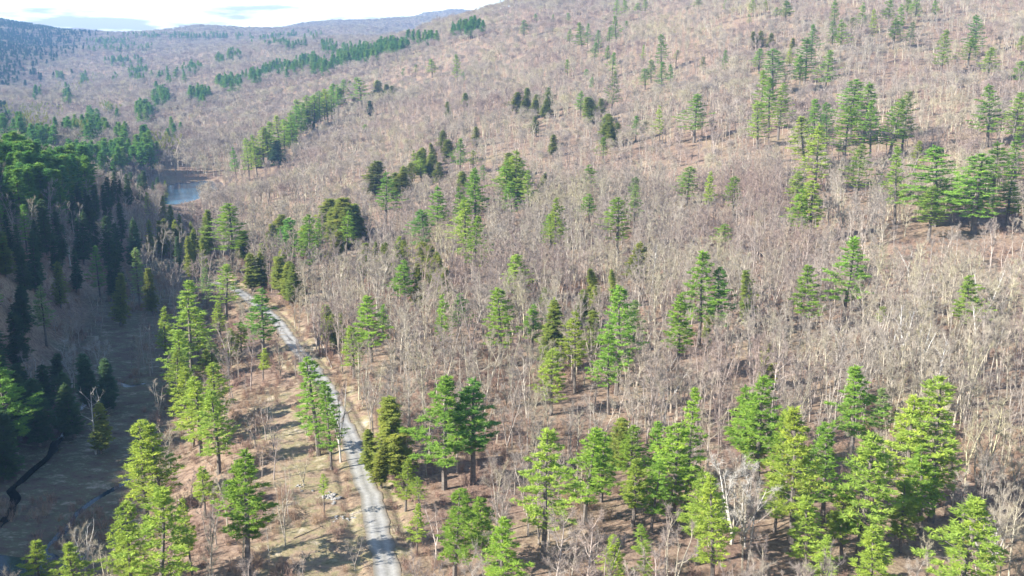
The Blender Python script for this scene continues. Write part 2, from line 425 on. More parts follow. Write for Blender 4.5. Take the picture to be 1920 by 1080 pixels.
def disc(name, cx, cy, rx, ry, z, m, n=64):
    V = [(cx, cy, z)]+[(cx+rx*math.cos(2*math.pi*k/n), cy+ry*math.sin(2*math.pi*k/n), z) for k in range(n)]
    me = bpy.data.meshes.new(name); me.from_pydata(V, [], [(0, 1+k, 1+(k+1) % n) for k in range(n)]); me.materials.append(m)
    return tag(new_obj(name, me), kind='structure')
disc('pond', LAKE[0], LAKE[1], LAKE[2]*1.5, LAKE[3]*1.5, LZ, M_water)
disc('marsh_pool', POOL[0], POOL[1], 17, 11, SWZ-0.36, M_pool)

# ------------------------------------------------------------------ tree shapes
def rv(r, s): return Vector((r.gauss(0, s), r.gauss(0, s), r.gauss(0, s)))
def curve_path(p, d, length, n, r, wob, up):
    pts = [p.copy()]; d = d.normalized()
    for i in range(n):
        d = (d + rv(r, wob) + Vector((0, 0, up/n))).normalized(); p = p + d*(length/n); pts.append(p.copy())
    return pts, d
def bare_shape(seed, h=16, cr=3.4, fork=1, base=0.42, twigs=2800, tw=0.029, nb=3, limbs=14, sides=5, lean=0.0, tl=0.75, wood=1.0):
    r = random.Random(seed); T = MB(); B = MB()
    leaders = []
    top = h*0.93
    if fork > 1:
        fh = h*r.uniform(0.12, 0.45); pts, d = curve_path(Vector((0, 0, -0.4)), Vector((lean, 0, 1)), fh, 4, r, 0.03, 0)
        T.tube(pts, [0.24*wood*(1-0.25*i/4) for i in range(5)], sides)
        a0 = r.uniform(0, 6.28)
        for k in range(fork):
            a = a0+2*math.pi*k/fork; dd = Vector((math.cos(a)*0.32, math.sin(a)*0.32, 1))
            p2, d2 = curve_path(pts[-1], dd, (top-fh)*r.uniform(0.85, 1.03), 7, r, 0.06, 0.25)
            T.tube(p2, [0.17*wood*(1-i/7)**0.8+0.02 for i in range(8)], sides-1); leaders.append((p2, fh))
    else:
        pts, d = curve_path(Vector((0, 0, -0.4)), Vector((lean+r.gauss(0, .03), r.gauss(0, .03), 1)), top, 9, r, 0.035, 0.1)
        T.tube(pts, [0.23*wood*(1-i/9)**0.75+0.02 for i in range(10)], sides); leaders.append((pts, 0))
    tips = []
    nl = max(4, limbs//len(leaders))
    for pts, fh in leaders:
        n = len(pts)-1
        lo = 0.12 if fh else base
        for k in range(nl):
            t = lo+(0.97-lo)*(k+r.random()*0.8)/nl; q = t*n; i = min(int(q), n-1); p = pts[i].lerp(pts[i+1], q-i)
            a = k*2.4+r.uniform(-.5, .5); rel = (p.z/h-base*0.8)/(1-base*0.8)
            ln = cr*(0.35+0.8*math.sin(math.pi*min(max(rel, 0.05), 1)**0.8)**0.7)*r.uniform(0.65, 1.15)*(0.72 if len(leaders) > 1 else 1)
            el = r.uniform(0.35, 0.95)+0.4*rel
            d = Vector((math.cos(a)*math.cos(el), math.sin(a)*math.cos(el), math.sin(el)))
            lp, ld = curve_path(p, d, ln*1.15, 4, r, 0.12, 0.12)
            rad = 0.05*wood*(1-0.5*rel)
            T.tube(lp, [rad*(1-j/4)**0.8+0.012 for j in range(5)], 3)
            for m in range(nb):
                tt = r.uniform(0.25, 1.0)*4; ii = min(int(tt), 3); bp_ = lp[ii].lerp(lp[ii+1], tt-ii)
                bd = (ld+rv(r, 0.6)+Vector((0, 0, .25))).normalized(); bl = ln*r.uniform(0.3, 0.55)
                sp, sd_ = curve_path(bp_, bd, bl, 2, r, 0.12, 0.25)
                B.tube(sp, [0.026, 0.016, 0.008], 3); tips.append((sp, sd_))
            tips.append((lp[2:], ld))
    per = twigs//max(1, len(tips))
    for sp, sd_ in tips:
        for _ in range(per):
            q = r.random()*(len(sp)-1); i = min(int(q), len(sp)-2); p = sp[i].lerp(sp[i+1], q-i)
            d = (sd_+rv(r, 0.9)+Vector((0, 0, .15))).normalized(); l_ = tl*r.uniform(0.5, 1.4)
            s_ = d.cross(rv(r, 1)).normalized()*tw*0.5
            m_ = p+d*l_*0.55+rv(r, 0.08)
            B.tri(p+s_, p-s_, m_); e = m_+(d+rv(r, .4)).normalized()*l_*0.5
            B.tri(m_+s_*.7-d*.12, m_-s_*.7-d*.12, e)
    return T, B
def conifer_shape(seed, h=20, cr=3.2, cb=0.42, kind='pine', dens=1.0, fs=1.0, prof='cone', wood=1.0):
    """cb = height fraction where the crown starts"""
    r = random.Random(seed); T = MB(); G = MB()
    pts, _ = curve_path(Vector((0, 0, -0.4)), Vector((r.gauss(0, .02), r.gauss(0, .02), 1)), h*0.985+.4, 10, r, 0.012, 0)
    T.tube(pts, [0.26*wood*(1-i/10)**0.8+0.02 for i in range(11)], 6)
    def at(z):
        q = z/h*10; i = min(int(q), 9); return pts[i].lerp(pts[i+1], min(1, q-i))
    z = h*cb; k = 0
    gap = (0.80 if kind == 'pine' else 0.46)
    lob = [r.uniform(0.5, 1.3) for _ in range(6)]
    for dz in range(int(h*cb*0.5)):          # dead stubs below the crown
        zz = r.uniform(0.25, cb)*h; a = r.uniform(0, 6.28); p = at(zz)
        T.tube([p, p+Vector((math.cos(a), math.sin(a), r.uniform(-.1, .3)))*r.uniform(.6, 1.8)], [0.035, 0.01], 3)
    while z < h*0.97:
        rel = (z-h*cb)/(h*(1-cb))
        if prof == 'cone': R_ = cr*min(1, 0.45+rel*2.6)*(1-rel)**0.85+0.22
        elif prof == 'round': R_ = cr*min(1, .5+rel*2.5)*(max(0, 1-rel))**0.65+0.3
        else: R_ = cr*min(1, 0.5+rel*3)*(1-rel)**0.76*(0.9+0.2*math.sin(rel*13+seed))+0.25
        nlimb = r.choice([4, 5, 5, 6]) if kind == 'pine' else r.choice([5, 6, 7])
        a0 = r.uniform(0, 6.28); wh = r.uniform(0.75, 1.12)
        for j in range(nlimb):
            if kind == 'pine' and r.random() < 0.14: continue
            a = a0+j*2*math.pi/nlimb+r.uniform(-.3, .3)
            ln = R_*wh*r.uniform(0.62, 1.15)*lob[int(a/6.283*6) % 6]
            zz = z+r.uniform(-.2, .2); p = at(zz)
            el = (-0.08+0.75*rel**1.5 if kind == 'pine' else -0.12+0.5*rel) + r.uniform(-.1, .14)
            d = Vector((math.cos(a)*math.cos(el), math.sin(a)*math.cos(el), math.sin(el)))
            lp, ld = curve_path(p, d, ln, 3, r, 0.05, 0.22 if kind == 'pine' else -0.28)
            T.tube(lp, [0.05*(1-rel*.6), 0.035, 0.02, 0.008], 3)
            side = Vector((-math.sin(a), math.cos(a), 0))
            nt_ = max(3, int((ln*(5.6 if kind == 'pine' else 5.2)+2)*dens))
            for q in range(nt_):
                t = (0.28 if kind == 'pine' else 0.12)+r.random()**0.8*0.75; t = min(t, 1.02)
                i = min(int(t*3), 2); c = lp[i].lerp(lp[i+1], min(1.05, t*3-i))
                sp_ = (0.34*ln*(1.08-t)+0.22)
                c = c+side*r.uniform(-1, 1)*sp_+Vector((0, 0, r.uniform(-.06, .12)))
                nf = 9 if kind == 'pine' else 8
                for _ in range(nf):
                    aa = r.uniform(0, 6.28)
                    if kind == 'pine':
                        dd = (Vector((math.cos(aa), math.sin(aa), r.uniform(-.15, .6)))+d*0.7).normalized(); fl = r.uniform(.28, .55)*fs; fw = r.uniform(.045, .085)*fs
                    else:
                        dd = (Vector((math.cos(aa), math.sin(aa), r.uniform(-.75, .25)))+d*0.7).normalized(); fl = r.uniform(.26, .5)*fs; fw = r.uniform(.06, .11)*fs
                    s_ = dd.cross(Vector((r.gauss(0, .5), r.gauss(0, .5), 1))).normalized()*fw
                    o_ = c+Vector((r.uniform(-.16, .16), r.uniform(-.16, .16), r.uniform(-.08, .08)))*fs
                    G.tri(o_+s_, o_-s_, o_+dd*fl)
        z += gap*r.uniform(0.75, 1.3)*(1.0 if kind != 'pine' else 1.05-0.35*rel); k += 1
    # leader tuft
    for _ in range(22):
        aa = r.uniform(0, 6.28); dd = Vector((math.cos(aa)*.4, math.sin(aa)*.4, 1)).normalized(); s_ = dd.orthogonal().normalized()*.08*fs
        o_ = at(h*r.uniform(.95, .985)); G.tri(o_+s_, o_-s_, o_+dd*.45)
    return T, G

def crown_rad(G):
    v = np.array(G.v); return float(np.percentile(np.abs(v[:, 0]), 97))
def dome_shape(seed, h=12.5, cr=4.3, n=900):
    """far bare tree: short limbs and a rounded, lumpy haze of twigs"""
    r = random.Random(seed); T = MB(); B = MB()
    pts, _ = curve_path(Vector((0, 0, -.4)), Vector((r.gauss(0, .03), r.gauss(0, .03), 1)), h*.8, 4, r, .03, 0); T.tube(pts, [.24, .2, .16, .1, .04], 4)
    cz = h*.63; hz = h*.37
    lobes = []
    for k in range(7):
        a = k*2.4+r.uniform(-.4, .4); q = cr*.55*math.sqrt((k+.5)/7); zz = cz+hz*.45*(1-(q/cr)**2)+r.uniform(-.8, .8)
        c = Vector((q*math.cos(a), q*math.sin(a), zz)); lobes.append((c, cr*r.uniform(.34, .60)))
        T.tube([pts[2], pts[2].lerp(c, .6)+Vector((0, 0, .2)), c+Vector((0, 0, .6))], [.09, .06, .02], 3)
    for c, rad in lobes:
        for _ in range(n//7):
            d = Vector((r.gauss(0, 1), r.gauss(0, 1), r.gauss(.25, 1))).normalized(); q = rad*r.uniform(.25, 1.1)
            p = c+Vector((d.x*q, d.y*q, d.z*q*1.15)); e = (d*.8+rv(r, .55)).normalized()*r.uniform(.5, 1.2); s_ = e.cross(rv(r, 1)).normalized()*.055
            B.tri(p+s_-e*.4, p-s_-e*.4, p+e*.6)
    return T, B
# conifer variants: (trunk mesh, crown mesh, height, crown radius, crown base)
VAR = {'pine': [], 'hemlock': []}
for k, (cr, cb, prof, dens) in enumerate([(3.3, .30, 'cone', 1), (3.6, .42, 'lump', 1), (3.0, .36, 'lump', .85), (3.6, .34, 'cone', 1.05), (3.2, .50, 'round', .95), (3.4, .25, 'cone', 1.0), (3.0, .45, 'lump', .75), (3.2, .38, 'cone', .8), (2.8, .55, 'lump', .7), (3.5, .28, 'lump', .9)]):
    T, G = conifer_shape(100+k, 20, cr, cb, 'pine', dens*.8, prof=prof)
    VAR['pine'].append((T.mesh('pine_trunk', M_bark), G.mesh('pine_crown', M_pine), 20, crown_rad(G), cb))
for k, (cr, cb, prof, dens) in enumerate([(2.7, .14, 'cone', .95), (3.0, .12, 'round', 1.0), (3.2, .18, 'round', .95), (2.8, .22, 'lump', .9), (3.0, .14, 'lump', .9)]):
    T, G = conifer_shape(200+k, 18, cr, cb, 'hemlock', dens, prof=prof)
    VAR['hemlock'].append((T.mesh('hemlock_trunk', M_bark), G.mesh('hemlock_crown', M_pine), 18, crown_rad(G), cb))

# ------------------------------------------------------------------ conifers read off the photograph
# px, top py, crown bottom py, crown width px, tone
CON = """
643 147 180 14 p;655 150 170 10 h;678 143 200 30 p;708 149 203 26 h;735 160 187 12 h;723 157 183 14 h;693 187 213 22 H;682 232 250 14 p
755 127 140 8 d;778 120 135 14 d;810 110 134 22 p;857 100 143 15 p;867 134 150 9 d;873 173 200 14 h;838 190 207 12 h;827 242 255 20 h;895 235 260 14 h
983 37 60 18 d;1007 25 38 10 d;1038 25 40 7 d;1065 23 40 8 d;1068 53 77 12 p;1093 40 80 22 p;1102 42 75 12 d;1123 55 85 12 d;1115 78 104 18 d
1157 -5 28 12 p;1157 28 66 18 d;1142 48 78 14 d;1173 -4 25 14 p;1197 5 22 12 p;1210 -2 17 10 p;1177 38 48 10 d;1138 83 110 12 p;1148 97 130 18 p;1148 130 192 20 g
1098 128 145 12 d;1107 143 160 9 d;1065 110 134 14 p;1088 168 205 20 p;1105 180 225 24 h;987 163 200 14 h;968 172 207 16 h;1003 175 197 14 h;1027 163 188 22 g;1128 182 194 14 h
1140 213 250 28 h;1037 250 273 16 h;1193 215 248 22 d;1240 195 250 16 y;1132 255 288 22 p;1207 82 110 9 y;1242 63 115 18 d;1222 110 140 16 d;1210 128 155 20 d;1240 115 155 20 d;1258 120 150 14 d;1268 92 110 14 p
837 260 300 22 h;815 267 293 14 h;790 280 325 26 h;862 258 305 24 p;887 280 305 18 y;760 303 330 26 h;1005 217 245 12 h;703 300 360 38 h;720 317 390 40 p
968 277 355 42 y;948 300 365 36 p;985 300 330 20 p;890 310 400 44 p;907 308 335 16 d;1013 320 350 16 h;1102 307 352 32 p;1190 330 380 22 g
1312 -8 12 16 p;1360 -5 15 10 p;1407 25 40 8 d;1413 -3 20 12 y;1438 -2 20 10 y;1475 0 30 30 p;1455 13 27 12 p;1567 -5 38 16 p;1563 38 76 16 p;1580 34 82 22 p;1620 3 44 16 p;1598 32 50 16 g;1640 15 62 12 y
1670 -8 35 20 p;1678 33 72 26 p;1693 5 50 16 p;1703 -6 20 16 p;1720 -6 25 20 p;1708 40 78 14 g;1757 -4 25 14 p;1772 53 117 26 y;1835 25 90 28 d;1820 70 108 28 p;1858 87 130 32 y;1915 112 146 34 p;1917 66 90 18 y
1413 58 80 14 h;1427 55 83 16 h;1445 60 82 18 h;1425 90 122 28 p;1453 90 150 40 d;1430 130 200 26 y;1447 140 225 30 p;1465 153 235 28 y;1424 190 250 30 y
1525 43 95 22 d;1513 70 135 32 d;1503 100 150 30 p;1482 90 120 16 y;1488 70 95 14 h;1552 92 148 32 p;1360 92 125 12 d;1320 105 128 10 g;1305 173 236 44 p
1530 183 245 34 p;1553 190 250 24 d;1515 215 285 40 y;1535 230 330 44 y;1602 147 260 44 p;1627 153 250 44 p;1590 195 275 40 p;1640 190 265 30 p;1675 180 285 44 p;1700 167 262 34 g
1612 267 345 46 y;1863 155 240 42 p;1908 170 245 44 y;1690 270 390 40 y;1720 262 310 26 y;1765 273 415 90 p;1870 262 345 60 p;1840 285 390 70 p;1912 250 330 40 p
1290 312 362 34 p;1332 317 385 24 y;1378 330 380 28 p;1495 318 370 40 y;1525 335 415 46 y;1512 350 423 40 p;1750 345 420 60 y;1830 330 395 60 d;1900 335 400 60 y
1347 417 450 32 p;1318 463 610 60 p;1350 498 600 44 d;1275 545 660 60 p;1330 590 640 24 h;1405 503 600 26 h;1525 492 585 52 p;1593 437 555 64 p;1820 510 605 60 y;1650 570 592 26 y;1443 637 720 36 h
818 345 420 40 p;793 392 450 40 d;870 370 480 40 y;885 400 490 40 p;957 340 392 40 p;1040 365 455 34 y;1032 400 450 30 p;1107 362 403 32 p;1160 368 440 44 p;1190 345 410 30 g
970 475 540 46 y;757 483 555 44 p;782 500 570 20 h;650 368 450 40 h;665 380 440 26 h;630 375 450 30 h;683 455 490 24 h;708 455 480 14 h;722 453 480 16 h;750 440 480 24 y;810 455 520 20 h;790 450 500 36 h
693 550 640 60 p;715 570 620 40 p;660 610 680 40 y;825 548 640 30 p;855 545 610 40 d;937 538 640 70 p;998 570 640 50 p;1030 555 680 44 h;1080 580 690 50 y;1115 578 660 30 h;1160 533 680 60 p;1190 560 640 44 g;1145 600 725 50 p;1035 650 740 56 y
1153 512 535 18 h;1118 510 560 26 h;1190 450 505 40 h;1018 525 560 24 y
830 697 855 115 p;885 703 850 92 d;733 740 880 60 h;758 857 930 40 y;787 893 930 28 y;850 912 1040 110 p;905 925 1020 60 p;938 972 1090 130 p
1020 797 980 90 y;1098 797 930 80 p;1158 778 870 50 h;1130 800 900 50 p;1185 795 880 60 p;1190 850 950 70 y;1238 790 880 70 p;1270 790 930 80 p;1294 722 900 60 p;1213 978 1010 40 y;1215 1018 1068 54 y
1400 712 840 70 p;1432 700 850 70 p;1503 750 960 100 y;1610 682 810 110 p;1660 725 800 60 g;1625 800 985 110 y;1715 735 900 90 y;1772 700 900 90 y;1745 830 960 80 p;1315 875 1010 90 y;1345 890 1050 60 y;1520 930 1040 90 y;1640 985 1110 130 y;1818 918 1100 110 y
1155 1000 1085 40 y;1475 760 900 50 p;1555 790 930 60 p
217 500 590 52 h;280 497 575 46 h;53 410 520 50 H;78 370 470 50 H;38 448 530 38 H;110 415 470 28 H;147 385 480 50 H;197 380 490 60 H;240 403 490 50 H;200 468 530 40 H
278 358 400 20 y;302 365 405 24 h;320 382 430 26 h;335 400 440 24 h;277 410 475 30 h;308 408 470 34 h;360 412 450 30 h;383 410 490 26 h;330 455 490 50 H
430 397 475 54 p;455 430 470 28 h;488 453 472 16 h;520 405 460 36 h;543 405 470 34 d;530 460 520 18 h;575 400 485 36 p;617 372 440 34 h
418 490 560 46 y;383 495 550 36 g;345 510 640 70 y;300 560 650 36 y;487 538 640 66 d;448 598 650 30 y;490 650 690 24 y;380 640 690 30 y;350 670 780 70 y;398 672 760 50 y;590 668 800 60 p;615 720 835 40 p
155 645 740 70 H;193 665 760 44 H;10 648 800 110 d;97 603 660 26 H;400 725 840 64 y;365 690 800 60 y;258 762 905 100 y;290 765 900 60 y;285 905 1080 100 y;235 930 1080 60 y;450 842 1020 100 p;63 1003 1095 70 y;133 1010 1100 60 y;378 870 940 55 y;605 880 915 20 y
20 660 780 80 H;60 700 820 80 H;110 690 800 60 H;-5 760 880 80 H;130 720 820 50 H;180 760 850 50 h;15 500 600 60 H;-10 560 680 60 H;30 610 700 50 H;75 640 720 50 H
440 270 318 16 d;463 258 313 18 y;478 250 308 18 y;490 235 298 27 y;505 226 293 27 p;520 262 308 29 H;522 215 288 24 y;538 207 278 27 y;552 195 270 27 p;568 183 248 29 y;585 176 230 27 p;598 170 223 24 p;612 165 215 24 y;625 154 208 24 p;575 205 243 21 h;545 225 270 21 h;500 245 290 24 y;530 222 275 24 y;560 190 245 24 p;575 178 228 24 y;606 172 210 22 y;620 160 205 20 p;632 156 195 18 p;468 265 300 18 y;545 215 262 22 p;508 270 300 20 H;590 195 225 20 h;480 275 310 20 h;637 165 195 16 h
215 318 378 40 H;235 322 380 36 H;268 318 372 36 H;292 322 368 30 H;245 312 365 34 H;200 330 385 36 H;175 345 392 36 H;158 352 400 30 H;255 315 365 34 H;285 330 370 26 H;225 335 372 26 H;205 335 370 22 H;305 320 345 20 h;190 345 385 26 H;240 335 380 26 H;1 648 760 40 p
642 387 458 28 h;625 385 449 32 h;642 371 432 34 h;651 381 440 32 h;653 398 448 23 h;651 396 452 30 h;646 391 451 31 p;655 381 443 34 h;536 407 451 26 h;528 401 443 26 h;549 422 462 25 h;523 425 473 23 d;509 417 464 26 h;628 430 477 26 h;571 419 473 31 h;597 408 468 24 p;577 417 466 26 p;755 449 477 22 h;698 451 482 14 h;745 454 480 16 h;775 280 320 17 y;807 288 332 18 h;795 274 314 23 h;824 303 336 25 h;815 282 314 16 h;790 293 327 23 y;755 321 365 27 h;742 322 365 24 h;741 332 373 18 h;752 308 341 21 h;967 172 204 16 h;1001 185 216 16 h;1026 170 204 17 h;983 186 213 18 h;1022 182 216 20 h;863 349 419 31 p;891 317 377 21 p;864 317 366 22 h;989 315 375 25 y;962 314 359 30 h;956 284 328 32 h;965 305 369 24 h;1144 217 254 19 h;1157 228 268 17 h;1137 228 267 22 h;1145 233 265 16 h;1091 556 605 22 h;1119 525 584 32 h;1093 541 605 29 h;1089 553 608 28 h;819 472 523 18 h;810 468 517 20 h;830 499 537 19 h;638 582 635 30 h;629 585 646 24 h;611 569 634 31 h;539 492 544 20 h;523 478 525 29 h;548 486 531 28 h;543 486 526 27 h;353 456 528 35 h;356 449 497 29 h;366 442 508 29 h;353 455 513 23 h;381 457 516 35 h;327 410 475 22 h;296 412 474 27 h;301 420 477 24 h;327 421 479 24 h;489 471 508 20 h;470 473 502 27 h;712 829 897 30 h;694 802 880 44 h
350 930 1040 40 y;230 1000 1085 50 y;410 560 610 40 y;365 560 640 50 y;330 600 690 50 y;320 640 720 40 y;395 620 680 36 g;430 610 660 30 y
780 940 1010 30 y;1225 855 960 50 p;1460 870 960 60 y;1700 900 1000 70 y;1590 900 1010 60 y;1420 790 870 50 y;1550 1000 1085 50 y
"""
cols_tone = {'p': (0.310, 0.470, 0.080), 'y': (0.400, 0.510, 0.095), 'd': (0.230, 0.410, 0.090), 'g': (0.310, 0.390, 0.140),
             'h': (0.330, 0.380, 0.085), 'H': (0.125, 0.200, 0.085)}  # H: dark hemlock, shade of the stand and hollow put into its colour
con = []
for tok in CON.replace('\n', ';').split(';'):
    tok = tok.split()
    if len(tok) == 5: con.append((*map(float, tok[:4]), tok[4]))
# dark evergreen stand on the shaded western slope
rr_ = random.Random(5)
def in_poly(x, y, P_):
    c = False; j = len(P_)-1
    for i in range(len(P_)):
        if (P_[i][1] > y) != (P_[j][1] > y) and x < (P_[j][0]-P_[i][0])*(y-P_[i][1])/(P_[j][1]-P_[i][1])+P_[i][0]: c = not c
        j = i
    return c
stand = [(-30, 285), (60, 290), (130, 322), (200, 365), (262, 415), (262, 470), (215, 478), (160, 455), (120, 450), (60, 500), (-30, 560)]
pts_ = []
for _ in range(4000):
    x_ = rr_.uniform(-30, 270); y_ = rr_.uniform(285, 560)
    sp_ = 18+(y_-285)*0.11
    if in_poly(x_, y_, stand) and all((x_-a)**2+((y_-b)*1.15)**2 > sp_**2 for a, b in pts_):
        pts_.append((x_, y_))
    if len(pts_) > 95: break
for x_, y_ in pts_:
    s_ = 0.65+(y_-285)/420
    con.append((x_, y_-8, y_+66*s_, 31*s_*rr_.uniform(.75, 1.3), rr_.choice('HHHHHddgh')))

trees = []     # dicts
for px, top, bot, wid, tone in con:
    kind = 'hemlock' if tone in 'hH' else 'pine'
    cf = 0.88 if kind == 'hemlock' else 0.69
    h = 20.0; ok = True
    for _ in range(6):
        q = pix_ground(px, top, h)
        if q is None: ok = False; break
        gz = Hraw(q[0], q[1])[0]
        dep = project(q[0], q[1], gz+h*.7)[2]
        sc = math.cos(PITCH+math.atan((top-540)/F)) if True else 1
        crown = (bot-top)/F*dep/max(.7, math.cos(PITCH))
        hn = min(max(crown/cf, 15 if dep > 330 else 9), (34 if dep > 420 else 28) if kind == 'pine' else (26 if dep > 420 else 22))
        h = 0.5*h+0.5*hn
    if not ok: continue
    rad = wid/F*dep/2*(1.0+0.15*min(1, max(0, (dep-300)/300)))
    cfr = min(0.93, crown/h)
    trees.append(dict(px=px, top=top, bot=bot, w=wid, tone=tone, kind=kind, x=q[0], y=q[1], h=h, rad=rad, cf=cfr, dep=dep))
for t_ in trees: t_['z'] = H(t_['x'], t_['y'])[0]

# ------------------------------------------------------------------ labels for conifers: nearest named landmark tree plus a direction
LM = [((590, 668), 'the tall roadside pine', 'tall pine on long bare trunks at the left edge of the gravel road'),
 ((487, 538), 'the conical roadside pine', 'conical deep green pine in front of the far road bend'),
 ((450, 842), 'the many-trunked clearing pine', 'big green many-trunked pine just left of the clearing'),
 ((345, 510), 'the pale marsh-edge pine', 'yellow-green loose pine above the head of the marsh'),
 ((258, 762), 'the bright marsh-edge pine', 'bright yellow-green pine leaning over the right bank of the marsh'),
 ((285, 905), 'the lower left pine', 'yellow-green pine low in the left of the picture, above the dead tree'),
 ((63, 1003), 'the bottom left pine', 'small yellow-green pine in the bottom left corner'),
 ((155, 645), 'the dark hollow spruce', 'dark evergreen with a sunlit tip in the shaded hollow'),
 ((217, 500), 'the rounded hollow evergreen', 'lone rounded evergreen in sunlight in the shaded hollow'),
 ((10, 648), 'the left edge pine', 'spreading deep green pine cut by the left edge'),
 ((147, 385), 'the shaded stand tree', 'tall dark evergreen in the middle of the shaded stand at left'),
 ((330, 455), 'the marsh opening evergreen', 'broad dark evergreen bordering the marsh opening'),
 ((255, 315), 'the pondside evergreen', 'broad dark evergreen left of the blue pond'),
 ((520, 225), 'the shoulder line pine', 'yellow-green pine in the evergreen line above the pond'),
 ((430, 397), 'the road bend pine', 'broad light green pine above the far road bend'),
 ((650, 368), 'the olive clump hemlock', 'broad olive hemlock in the clump left of centre'),
 ((693, 550), 'the bushy pine', 'bushy bright pine right of the far road'),
 ((830, 697), 'the big pine', 'biggest full pine right of the near road, left one of a pair'),
 ((938, 972), 'the bottom centre pine', 'dense green pine cut by the bottom edge right of the road'),
 ((733, 740), 'the roadside hemlock', 'grey-olive hemlock close to the right side of the road'),
 ((937, 538), 'the symmetrical pine', 'symmetrical pine on several bare trunks in the middle of the wood'),
 ((1160, 533), 'the crowded pine', 'tall pine topping the crowded group in mid picture'),
 ((890, 310), 'the tall slope pine', 'tall dense pine above its yellower twin on the central slope'),
 ((968, 277), 'the yellow-tipped pine', 'yellow-tipped pine in the clump on the central slope'),
 ((1318, 463), 'the trio pine', 'tallest pine of the deep green trio right of centre'),
 ((1593, 437), 'the lopsided pine', 'lopsided pine with a layered crown on the right slope'),
 ((1820, 510), 'the flat-topped pine', 'lone flat-topped yellow-green pine near the right edge'),
 ((1443, 637), 'the hemlock spire', 'narrow olive hemlock spire behind the lower right pines'),
 ((1610, 682), 'the wide-topped pine', 'wide layered pine at the back of the lower right group'),
 ((1772, 700), 'the tallest right pine', 'tall yellow-green pine with a pointed top in the lower right group'),
 ((1818, 918), 'the bottom right pine', 'full yellow-green pine in the bottom right corner'),
 ((1503, 750), 'the broad bright pine', 'broad bright pine at the left end of the lower right group'),
 ((1294, 722), 'the pointed pine', 'sharply pointed green pine right of lower centre'),
 ((1020, 797), 'the feathery pine', 'feathery yellow-green pine below the centre'),
 ((1765, 273), 'the spreading pine', 'great spreading pine on the right slope'),
 ((1602, 147), 'the upper grove pine', 'tallest pine of the dense grove on the upper right slope'),
 ((1453, 90), 'the stacked pine', 'topmost pine of the stacked column on the upper slope'),
 ((1525, 43), 'the string-top pine', 'topmost dark pine of the leaning string on the upper slope'),
 ((1678, 33), 'the top right pine', 'bushy pine in the clump at the top right'),
 ((1835, 25), 'the steep dark pine', 'steep dark pine near the top right corner'),
 ((1863, 155), 'the right edge pine', 'pointed yellow-green pine close to the right edge, upper slope'),
 ((1305, 173), 'the oval pine', 'solitary oval pine on the hillside'),
 ((1240, 115), 'the upper middle pine', 'dark pine in the cluster on the upper middle slope'),
 ((1115, 78), 'the top middle pine', 'dark pine in the short string near the top middle'),
 ((1105, 180), 'the upper olive hemlock', 'leaning olive hemlock with a dark pine on the upper slope'),
 ((678, 143), 'the far shoulder pine', 'bright pine in the evergreen knot on the far shoulder'),
 ((857, 100), 'the slim far pine', 'slim pine standing alone on the open bare slope'),
 ((983, 37), 'the ridge treelet', 'dark little evergreen just under the ridge line')]
toned = {'p': 'bright green', 'y': 'yellow-green', 'd': 'deep green', 'g': 'grey-green', 'h': 'olive', 'H': 'dark'}
ORD = ['nearest', 'second nearest', 'third nearest', 'fourth nearest', 'fifth nearest', 'sixth nearest', 'seventh nearest', 'eighth nearest', 'ninth nearest', 'tenth nearest', 'eleventh nearest', 'twelfth nearest', 'thirteenth nearest', 'fourteenth nearest', 'fifteenth nearest', 'sixteenth nearest', 'seventeenth nearest', 'eighteenth nearest', 'nineteenth nearest', 'twentieth nearest', 'twenty-first nearest', 'twenty-second nearest', 'twenty-third nearest', 'twenty-fourth nearest']
def relate(items):
    """items: dicts with px, top, desc; writes label = description + direction + nearest landmark tree"""
    for t_ in items:
        (lx, ly), nm, full = min(LM, key=lambda l: (l[0][0]-t_['px'])**2+((l[0][1]-t_['top'])*1.3)**2)
        t_['ld'] = math.hypot(lx-t_['px'], ly-t_['top']); dx, dy = t_['px']-lx, t_['top']-ly
        if abs(dx) > abs(dy): rel = 'right of' if dx > 0 else 'left of'
        else: rel = 'in front of' if dy > 0 else 'behind'
        t_['key'] = (t_['desc'], rel, nm)
        t_['full'] = full if (t_['ld'] < 4 and t_.get('con')) else None
    cnt = {}; used = {}
    for t_ in items: cnt[t_['key']] = cnt.get(t_['key'], 0)+(t_['full'] is None)
    for t_ in sorted(items, key=lambda a: a['ld']):
        if t_['full']: t_['label'] = t_['full']; continue
        k = t_['key']; n = used.get(k, 0); used[k] = n+1
        o = ', '+ORD[min(n, 23)]+' one ' if cnt[k] > 1 else ' '
        t_['label'] = f"{k[0]}{o}{k[1]} {k[2]}"
for t_ in trees:
    asp = (t_['bot']-t_['top'])/max(1, t_['w'])
    shp = 'narrow' if asp > 2.6 else ('broad' if asp < 1.45 else 'full')
    if t_['h'] < 12: shp = 'small '+shp
    t_['desc'] = f"{shp} {toned[t_['tone']]} {t_['kind']}"; t_['con'] = True
relate(trees)

